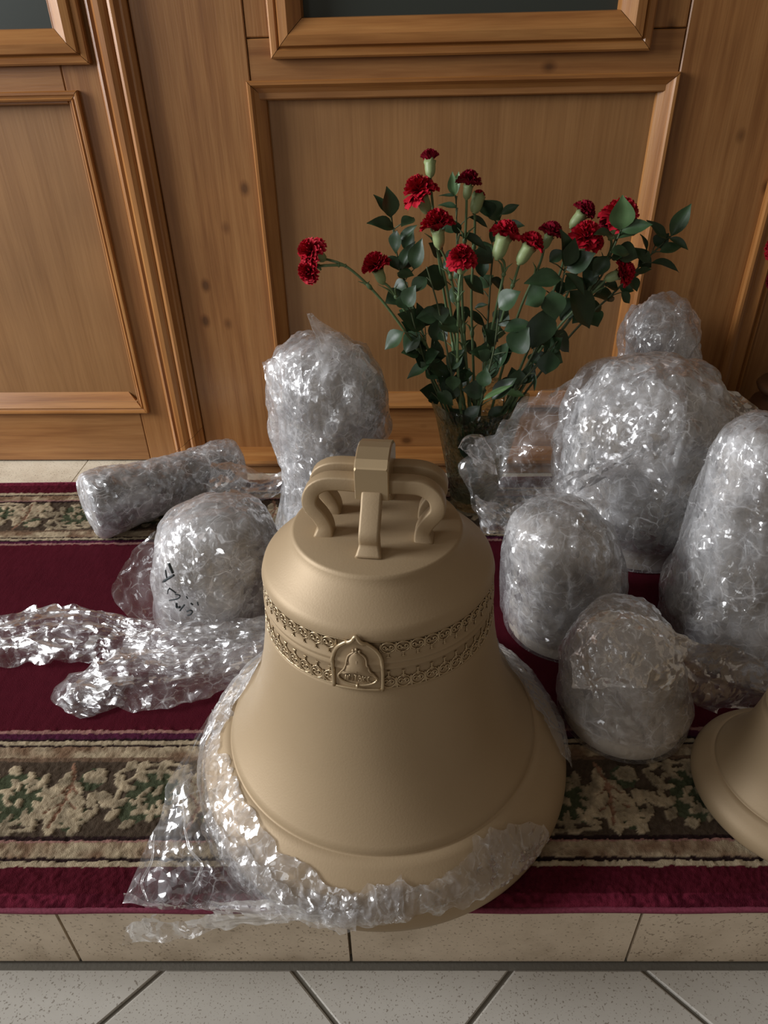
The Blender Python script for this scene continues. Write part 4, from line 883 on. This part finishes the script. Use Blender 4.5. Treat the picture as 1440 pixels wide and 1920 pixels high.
def carnation(px, py, Y, rad_px, ang, tocam, kind, path, label, dark=False, calyx=True, cs=0.56):
    """ang: direction of the bloom in the picture plane (deg from right, counter-clockwise); tocam: how far it turns to the viewer"""
    c = Vector(at(px, py, Y)); dist = (c-Vector(CO)).dot(Vector(_F)); R = rad_px/FPX*dist*(1.0, 1.14, 1.1)[kind]
    a = radians(ang); ax = (RT*cos(a)+UP*sin(a))*cos(radians(tocam))+BK*sin(radians(tocam)); ax.normalize()
    q = Vector((0, 0, 1)).rotation_difference(ax).to_matrix().to_4x4()
    base = c-ax*R*0.5
    root = thing('carnation', base, label, 'flower', 'red carnations in the vase')
    o = link('petals', (HEADSD if dark else HEADS)[kind], root); o.matrix_local = q@Matrix.Rotation(random.uniform(0, 6), 4, 'Z')@Matrix.Scale(R, 4)
    R2 = max(R, 0.017); neck = base-ax*R2*cs*1.5
    if calyx:
        o = link('calyx', CAL, root); o.matrix_local = Matrix.Translation(-ax*R2*cs*1.45)@q@Matrix.Scale(R2*cs*1.45, 4)
    pts = [neck+ax*0.004]+[Vector(at(x_, y_, Y_)) for (x_, y_, Y_) in path]
    P = smooth_path(pts, 30); rads = [0.0021+0.0006*i/29 for i in range(30)]
    mb = MB(); mb.add(*tube_vf(P, rads, 7))
    for k in (9, 18, 24):                                   # swollen joints
        mb.add(*tube_vf([P[k-1]*0.6+P[k]*0.4, P[k], P[k]*0.6+P[k+1]*0.4], [0.0026, 0.0042, 0.0026], 7))
    for k in (9, 18):                                       # narrow paired leaves at the joints
        for s in (-1, 1):
            d = (Vector(P[k-1])-Vector(P[k])).normalized(); sd = (RT*s+BK*random.uniform(-.5, .5)).normalized(); ln = random.uniform(0.015, 0.035)
            mb.add(*tube_vf([P[k], Vector(P[k])+d*ln*0.5+sd*ln*0.2, Vector(P[k])+d*ln*0.8+sd*ln*0.55], [0.0022, 0.0016, 0.0003], 5))
    mb.build('stem', M['stem'], root)
    return root
NK = 1.262
C_ = carnation
# (stem waypoints end inside the vase)
C_(806, 296, 1.25, 19, 92, 5, 2, [(808, 350, 1.25), (822, 480, 1.25), (848, 640, 1.255), (878, 800, NK), (886, 900, NK)], 'topmost narrow red carnation bud of the bouquet', True, cs=0.8)
C_(785, 355, 1.22, 35, 118, 28, 0, [(812, 440, 1.225), (838, 540, 1.24), (862, 700, 1.25), (880, 840, NK)], 'full red carnation just under the topmost bud')
C_(820, 418, 1.19, 30, 98, 25, 1, [(840, 500, 1.20), (862, 600, 1.22), (878, 720, 1.24), (888, 850, NK)], 'red carnation third from the top, tilted upward')
C_(880, 338, 1.25, 22, 82, 20, 1, [(873, 430, 1.25), (866, 540, 1.25), (876, 700, 1.26), (888, 860, NK)], 'dark red carnation on an upright stem right of the topmost bud', True)
C_(898, 366, 1.265, 12, 75, 0, 2, [(890, 440, 1.265), (884, 560, 1.265), (888, 700, 1.265), (892, 860, NK)], 'tiny closed red carnation bud behind the dark upright carnation', cs=1.0)
C_(866, 480, 1.17, 29, 95, 52, 0, [(861, 540, 1.175), (858, 640, 1.19), (860, 720, 1.21), (872, 850, NK-0.03)], 'round red carnation facing forward in the middle of the bouquet')
C_(704, 495, 1.20, 26, 115, 30, 1, [(735, 545, 1.20), (775, 610, 1.21), (820, 690, 1.23), (866, 830, NK)], 'red carnation left of the bouquet, above its lower left leaves')
C_(580, 470, 1.17, 29, 165, 40, 0, [(650, 500, 1.17), (700, 545, 1.18), (748, 605, 1.19), (800, 685, 1.22), (850, 800, NK), (868, 880, NK)], 'red carnation reaching out alone at the far left of the bouquet')
C_(578, 508, 1.165, 23, 205, 40, 1, [(600, 499, 1.168), (640, 497, 1.17), (650, 500, 1.171)], 'lower half-open red bloom hanging under the outlying left carnation', calyx=False)
C_(948, 436, 1.19, 27, 72, 12, 1, [(946, 500, 1.19), (930, 580, 1.20), (908, 690, 1.22), (884, 840, NK-0.02)], 'red carnation with pale green calyx, left of two side by side', cs=0.75)
C_(997, 455, 1.185, 24, 58, 14, 1, [(966, 520, 1.19), (940, 600, 1.20), (912, 700, 1.22), (886, 850, NK-0.02)], 'red carnation with pale green calyx, right of two side by side', cs=0.75)
C_(1034, 434, 1.22, 22, 66, 15, 1, [(1010, 500, 1.22), (975, 580, 1.23), (945, 680, 1.24), (900, 850, NK)], 'small red carnation between the side by side pair and the right cluster', True)
C_(1097, 394, 1.25, 21, 50, 20, 1, [(1070, 440, 1.25), (1040, 540, 1.25), (980, 680, 1.26), (910, 850, NK)], 'small dark red carnation on top of the right cluster', True, cs=0.75)
C_(1100, 441, 1.21, 35, 80, 48, 0, [(1085, 500, 1.225), (1040, 600, 1.23), (970, 720, 1.25), (905, 860, NK)], 'large open red carnation in the right cluster')
C_(1166, 400, 1.22, 38, 72, 45, 0, [(1140, 480, 1.23), (1080, 580, 1.24), (990, 710, 1.25), (912, 850, NK)], 'large red carnation half hidden behind a bright green leaf')
C_(1143, 418, 1.235, 22, 140, 30, 1, [(1140, 480, 1.24), (1075, 590, 1.25), (985, 715, 1.26), (914, 860, NK)], 'dark red carnation tucked left of the leaf-covered bloom', True, calyx=False)
C_(1170, 510, 1.20, 24, 15, 30, 1, [(1120, 540, 1.21), (1050, 610, 1.22), (985, 700, 1.24), (910, 850, NK)], 'red carnation facing right, lowest at the right of the bouquet')

def leaf_mesh(seed):
    R = random.Random(seed); V = []; n = 9; curl = R.uniform(0.06, 0.22); fold = R.uniform(0.12, 0.30)
    for i in range(n):
        s = i/(n-1); w = 0.5*(sin(pi*s**0.85))**1.05*(1-0.12*s) if 0 < i < n-1 else 0.012
        for u in (-1, -0.5, 0, 0.5, 1): V.append((s, w*u, -curl*(s-0.3)**2+fold*abs(u)*w+0.015*sin(s*9+u)))
    F_ = [(i*5+k, i*5+k+1, (i+1)*5+k+1, (i+1)*5+k) for i in range(n-1) for k in range(4)]
    me = bpy.data.meshes.new('leaf'); me.from_pydata(V, [], F_); me.polygons.foreach_set('use_smooth', [True]*len(F_)); me.update(); return me
LM = [leaf_mesh(i) for i in range(6)]
for me in LM: me.materials.append(M['leaf'])
LML = [m.copy() for m in LM]
for me in LML: me.materials.clear(); me.materials.append(M['leaf_light'])
# branches: stem waypoints (picture x, y, depth)
BR = [
 ('leafy green branch at the upper left, its tip beside the dense top carnation', [(870, 840, 1.25), (815, 690, 1.24), (770, 560, 1.23), (745, 480, 1.23), (734, 405, 1.235)]),
 ('leafy green branch leaning lowest to the left of the vase', [(860, 830, 1.25), (812, 720, 1.22), (785, 640, 1.20), (765, 560, 1.19)]),
 ('leafy green branch rising through the middle, pale leaf pair at its tip', [(888, 830, 1.27), (866, 640, 1.29), (858, 500, 1.29), (855, 368, 1.28)]),
 ('leafy green branch in the middle, dark round leaves beside the pale calyx pair', [(895, 830, 1.28), (912, 640, 1.30), (922, 500, 1.30), (936, 405, 1.29)]),
 ('leafy green branch with broad glossy leaves right of the middle', [(905, 830, 1.25), (985, 690, 1.22), (1040, 580, 1.20), (1060, 500, 1.19)]),
 ('leafy green branch ending in the bright leaf before the large carnation', [(910, 830, 1.26), (1030, 650, 1.24), (1120, 530, 1.21), (1150, 465, 1.19), (1165, 430, 1.185)]),
 ('leafy green branch reaching farthest to the right', [(914, 830, 1.27), (1060, 640, 1.27), (1160, 540, 1.26), (1218, 480, 1.26), (1258, 443, 1.26)]),
 ('short leafy green branch low at the right over the vase mouth', [(905, 830, 1.24), (960, 740, 1.20), (1010, 680, 1.19), (1045, 640, 1.18)]),
 ('short leafy green branch low in the middle of the bouquet', [(888, 830, 1.24), (905, 740, 1.19), (925, 660, 1.18), (935, 590, 1.18)]),
 ('leafy green branch left of the middle with large dark leaves', [(878, 830, 1.25), (845, 690, 1.20), (825, 590, 1.18), (800, 500, 1.18)]),
]
LV = [ # base x,y  tip x,y  width, dy, light
 (733,408,727,350,27,0,0),(728,403,701,364,17,.01,0),(740,428,690,415,24,0,0),(744,432,741,476,23,-.01,0),(748,450,782,421,14,0,0),(776,505,790,447,26,-.01,0),(750,508,776,452,20,.01,0),(776,408,752,424,24,.01,0),
 (853,367,847,322,16,0,2),(853,367,860,321,13,.005,2),(857,368,822,366,7,0,0),(858,390,821,383,11,0,0),(862,440,915,466,20,-.02,0),(880,407,916,427,16,-.01,0),(862,437,846,412,14,0,0),(838,528,784,516,40,-.03,0),(745,512,776,516,20,0,0),(728,480,748,506,18,.01,0),
 (890,470,925,492,34,0,0),(918,408,908,374,26,0,0),(938,412,908,374,30,.01,0),(940,402,974,383,15,0,0),(945,420,984,423,14,.01,0),(922,456,931,414,15,0,0),(905,520,902,470,20,.01,0),
 (1053,522,983,530,32,-.01,0),(1058,498,1056,430,33,0,0),(1060,500,1079,446,27,-.01,0),(1062,506,1116,474,34,0,0),(1060,512,1100,556,18,-.01,0),(1164,432,1168,367,36,0,1),(1165,433,1224,420,22,0,0),(1160,446,1202,431,20,.01,0),(1150,440,1114,438,22,0,0),
 (1250,448,1214,412,17,0,0),(1258,443,1296,381,24,0,0),(1255,446,1292,467,14,0,0),(1237,472,1279,462,22,0,0),(1222,492,1277,507,19,0,0),(1218,492,1191,464,17,0,0),(1190,512,1222,504,15,0,0),(1212,474,1203,438,15,0,0),(1145,472,1183,474,21,0,0),(1165,548,1181,569,16,0,0),(1140,480,1112,520,26,.01,0),
 (1024,545,984,570,46,-.01,0),(1035,545,1042,600,37,-.02,0),(1070,545,1110,615,58,.01,0),(935,578,974,545,36,-.02,0),(1030,490,1060,470,22,.01,0),(870,518,909,551,23,-.01,0),(848,602,796,578,38,-.03,0),(790,612,783,568,22,0,0),(815,640,826,590,26,0,0),(822,682,812,628,20,.01,0),(872,585,911,612,18,.01,0),(890,578,915,570,9,.01,0),
 (1026,578,998,656,46,-.02,0),(1040,622,1069,660,36,-.01,0),(1030,658,1024,704,34,-.01,0),(960,660,990,615,38,0,0),(945,620,998,605,24,.01,0),(905,680,950,665,18,0,0),(922,748,968,708,26,-.01,0),(905,750,962,720,10,-.02,1),(905,725,912,690,24,0,0),(806,682,762,708,20,0,0),(757,622,721,655,31,0,0),(787,622,756,662,30,-.02,0),(797,612,747,588,34,-.01,0),(757,548,722,568,28,0,0),(760,575,778,535,28,0,0),(742,560,772,575,24,.01,0),
 (840,690,870,655,26,.02,0),(880,690,860,730,24,.02,0),(930,690,955,640,26,.02,0),(850,740,822,705,24,.01,0),(985,720,1000,680,22,.02,0),(870,640,895,665,22,.03,0),(820,735,850,760,22,-.01,0),(880,745,905,770,24,0,0),(945,735,985,742,14,-.02,1),(965,600,990,640,30,.03,0),(1010,620,975,650,34,.02,0),(1080,560,1050,600,36,.03,0),(1090,520,1060,545,32,.02,0),(1120,500,1095,540,28,.02,0),(800,520,770,550,26,.02,0),(830,480,805,455,26,.03,0),(840,560,870,545,24,.03,0),(905,610,935,640,26,.04,0),(760,470,775,430,22,.02,0),(850,520,880,500,22,.04,0),(900,540,925,515,26,.04,0),(800,655,775,640,18,0,0),(1003,700,1002,735,5,0,0),
]
LV += [(880, 800, 846, 765, 24, -.02, 0), (890, 830, 925, 780, 24, -.02, 0), (885, 860, 860, 815, 22, -.02, 0), (895, 870, 915, 825, 22, -.02, 0), (872, 790, 900, 760, 24, -.03, 0), (890, 905, 876, 868, 20, -.01, 0), (915, 790, 950, 760, 22, -.02, 0)]
R6 = random.Random(11)
for _ in range(75):
    k = R6.choice(BR)[1]; q = R6.uniform(0.25, 0.85); P_ = smooth_path([(a_, b_, 0) for a_, b_, _c in k], 40)[int(q*39)]
    an = R6.uniform(0, 2*pi); ln = R6.uniform(26, 46); x_, y_ = P_[0]+R6.uniform(-10, 10), P_[1]+R6.uniform(-8, 8)
    if y_ > 745: continue
    LV.append((x_, y_, x_+ln*cos(an), y_+ln*0.8*sin(an), ln*R6.uniform(.5, .8), R6.uniform(0.01, .05), 0))
BP = []
for lab, wps in BR:
    P = smooth_path([at(*w) for w in wps], 40); BP.append(P)
roots = []
for (lab, wps), P in zip(BR, BP):
    roots.append(thing('leafy_branch', P[0], lab, 'foliage', 'leafy branches in the vase'))
twigs = [MB() for _ in BR]
for P, mb in zip(BP, twigs): mb.add(*tube_vf(P, [0.0024-0.0012*i/39 for i in range(40)], 6))
R5 = random.Random(5)
def proj(p):
    d = np.asarray(p)-CO; k = d@_F; return CXP+FPX*(d@_R)/k, CYP-FPX*(d@_U)/k
PROJ = [np.array([proj(p) for p in P]) for P in BP]
for i, (bx, by, tx, ty, w, dy, light) in enumerate(LV):
    best = min(((np.hypot(PROJ[k][:, 0]-bx, PROJ[k][:, 1]-by)).min(), k) for k in range(len(BP)))[1]
    j = int(np.hypot(PROJ[best][:, 0]-bx, PROJ[best][:, 1]-by).argmin()); Pn = BP[best][j]; Y = Pn[1]+dy-0.012
    b = Vector(at(bx, by, Y)); tp = Vector(at(tx, ty, Y+R5.uniform(-.02, .008))); ax = tp-b; L = ax.length; ax.normalize()
    wid = 1.22*w/FPX*((b-Vector(CO)).dot(Vector(_F)))
    nrm = (BK+UP*R5.uniform(0, .6)+RT*R5.uniform(-.45, .3)); nrm = (nrm-ax*nrm.dot(ax)).normalized(); yv = nrm.cross(ax)
    mt = Matrix(((ax.x*L, yv.x*wid*1.12, nrm.x*L, 0), (ax.y*L, yv.y*wid*1.12, nrm.y*L, 0), (ax.z*L, yv.z*wid*1.12, nrm.z*L, 0), (0, 0, 0, 1)))
    o = link('leaf', (LML if light else LM)[i % 6], roots[best]); o.matrix_local = Matrix.Translation(b-Vector(origin(roots[best])))@mt
    j2 = max(0, j-2); P0 = Vector(BP[best][j2])
    if (P0-b).length < 0.09: twigs[best].add(*tube_vf([P0, P0*0.5+b*0.5+Vector((0, 0, 0.002)), b], [0.0012, 0.001, 0.0009], 5))
for r_, mb in zip(roots, twigs): mb.build('stem', M['twig'], r_)

# ------------------------------------------------------------------ things cut by the right edge
pot = thing('candle_stand', (0.80, 1.30, 0), 'brown turned candle stand at the right edge beside the wall moulding', 'candle stand')
pc = (at(1416, 735, 1.30)[0]+0.085, 1.30, 0)
v, f = lathe([(0.0, 0.0), (0.09, 0.0), (0.095, 0.01), (0.05, 0.03), (0.035, 0.08), (0.05, 0.12), (0.072, 0.145), (0.082, 0.165), (0.085, 0.185), (0.078, 0.205), (0.066, 0.212), (0.062, 0.225), (0.074, 0.232), (0.078, 0.24), (0.072, 0.248), (0.0, 0.25)], 48, pc)
M['brown_brass'] = bronze('brown_brass', (0.16, 0.09, 0.05), (0.20, 0.11, 0.06), 0.3, 0.6); mesh('turned_post', v, f, M['brown_brass'], pot)
v, f = lathe([(0.055, 0.25), (0.058, 0.29), (0.055, 0.33), (0.052, 0.335), (0.0, 0.335)], 32, pc); mesh('glass_cup', v, f, M['glass'], pot)
C_(1458, 462, 1.28, 24, 150, 20, 1, [(1470, 520, 1.28), (1490, 640, 1.28), (1500, 700, 1.29)], 'pale red flower cut off by the right edge, above the candle stand')
C_(1460, 525, 1.29, 24, 190, 20, 1, [(1470, 560, 1.29), (1490, 640, 1.29), (1502, 700, 1.29)], 'pink red flower cut off by the right edge, the lower of two', True)
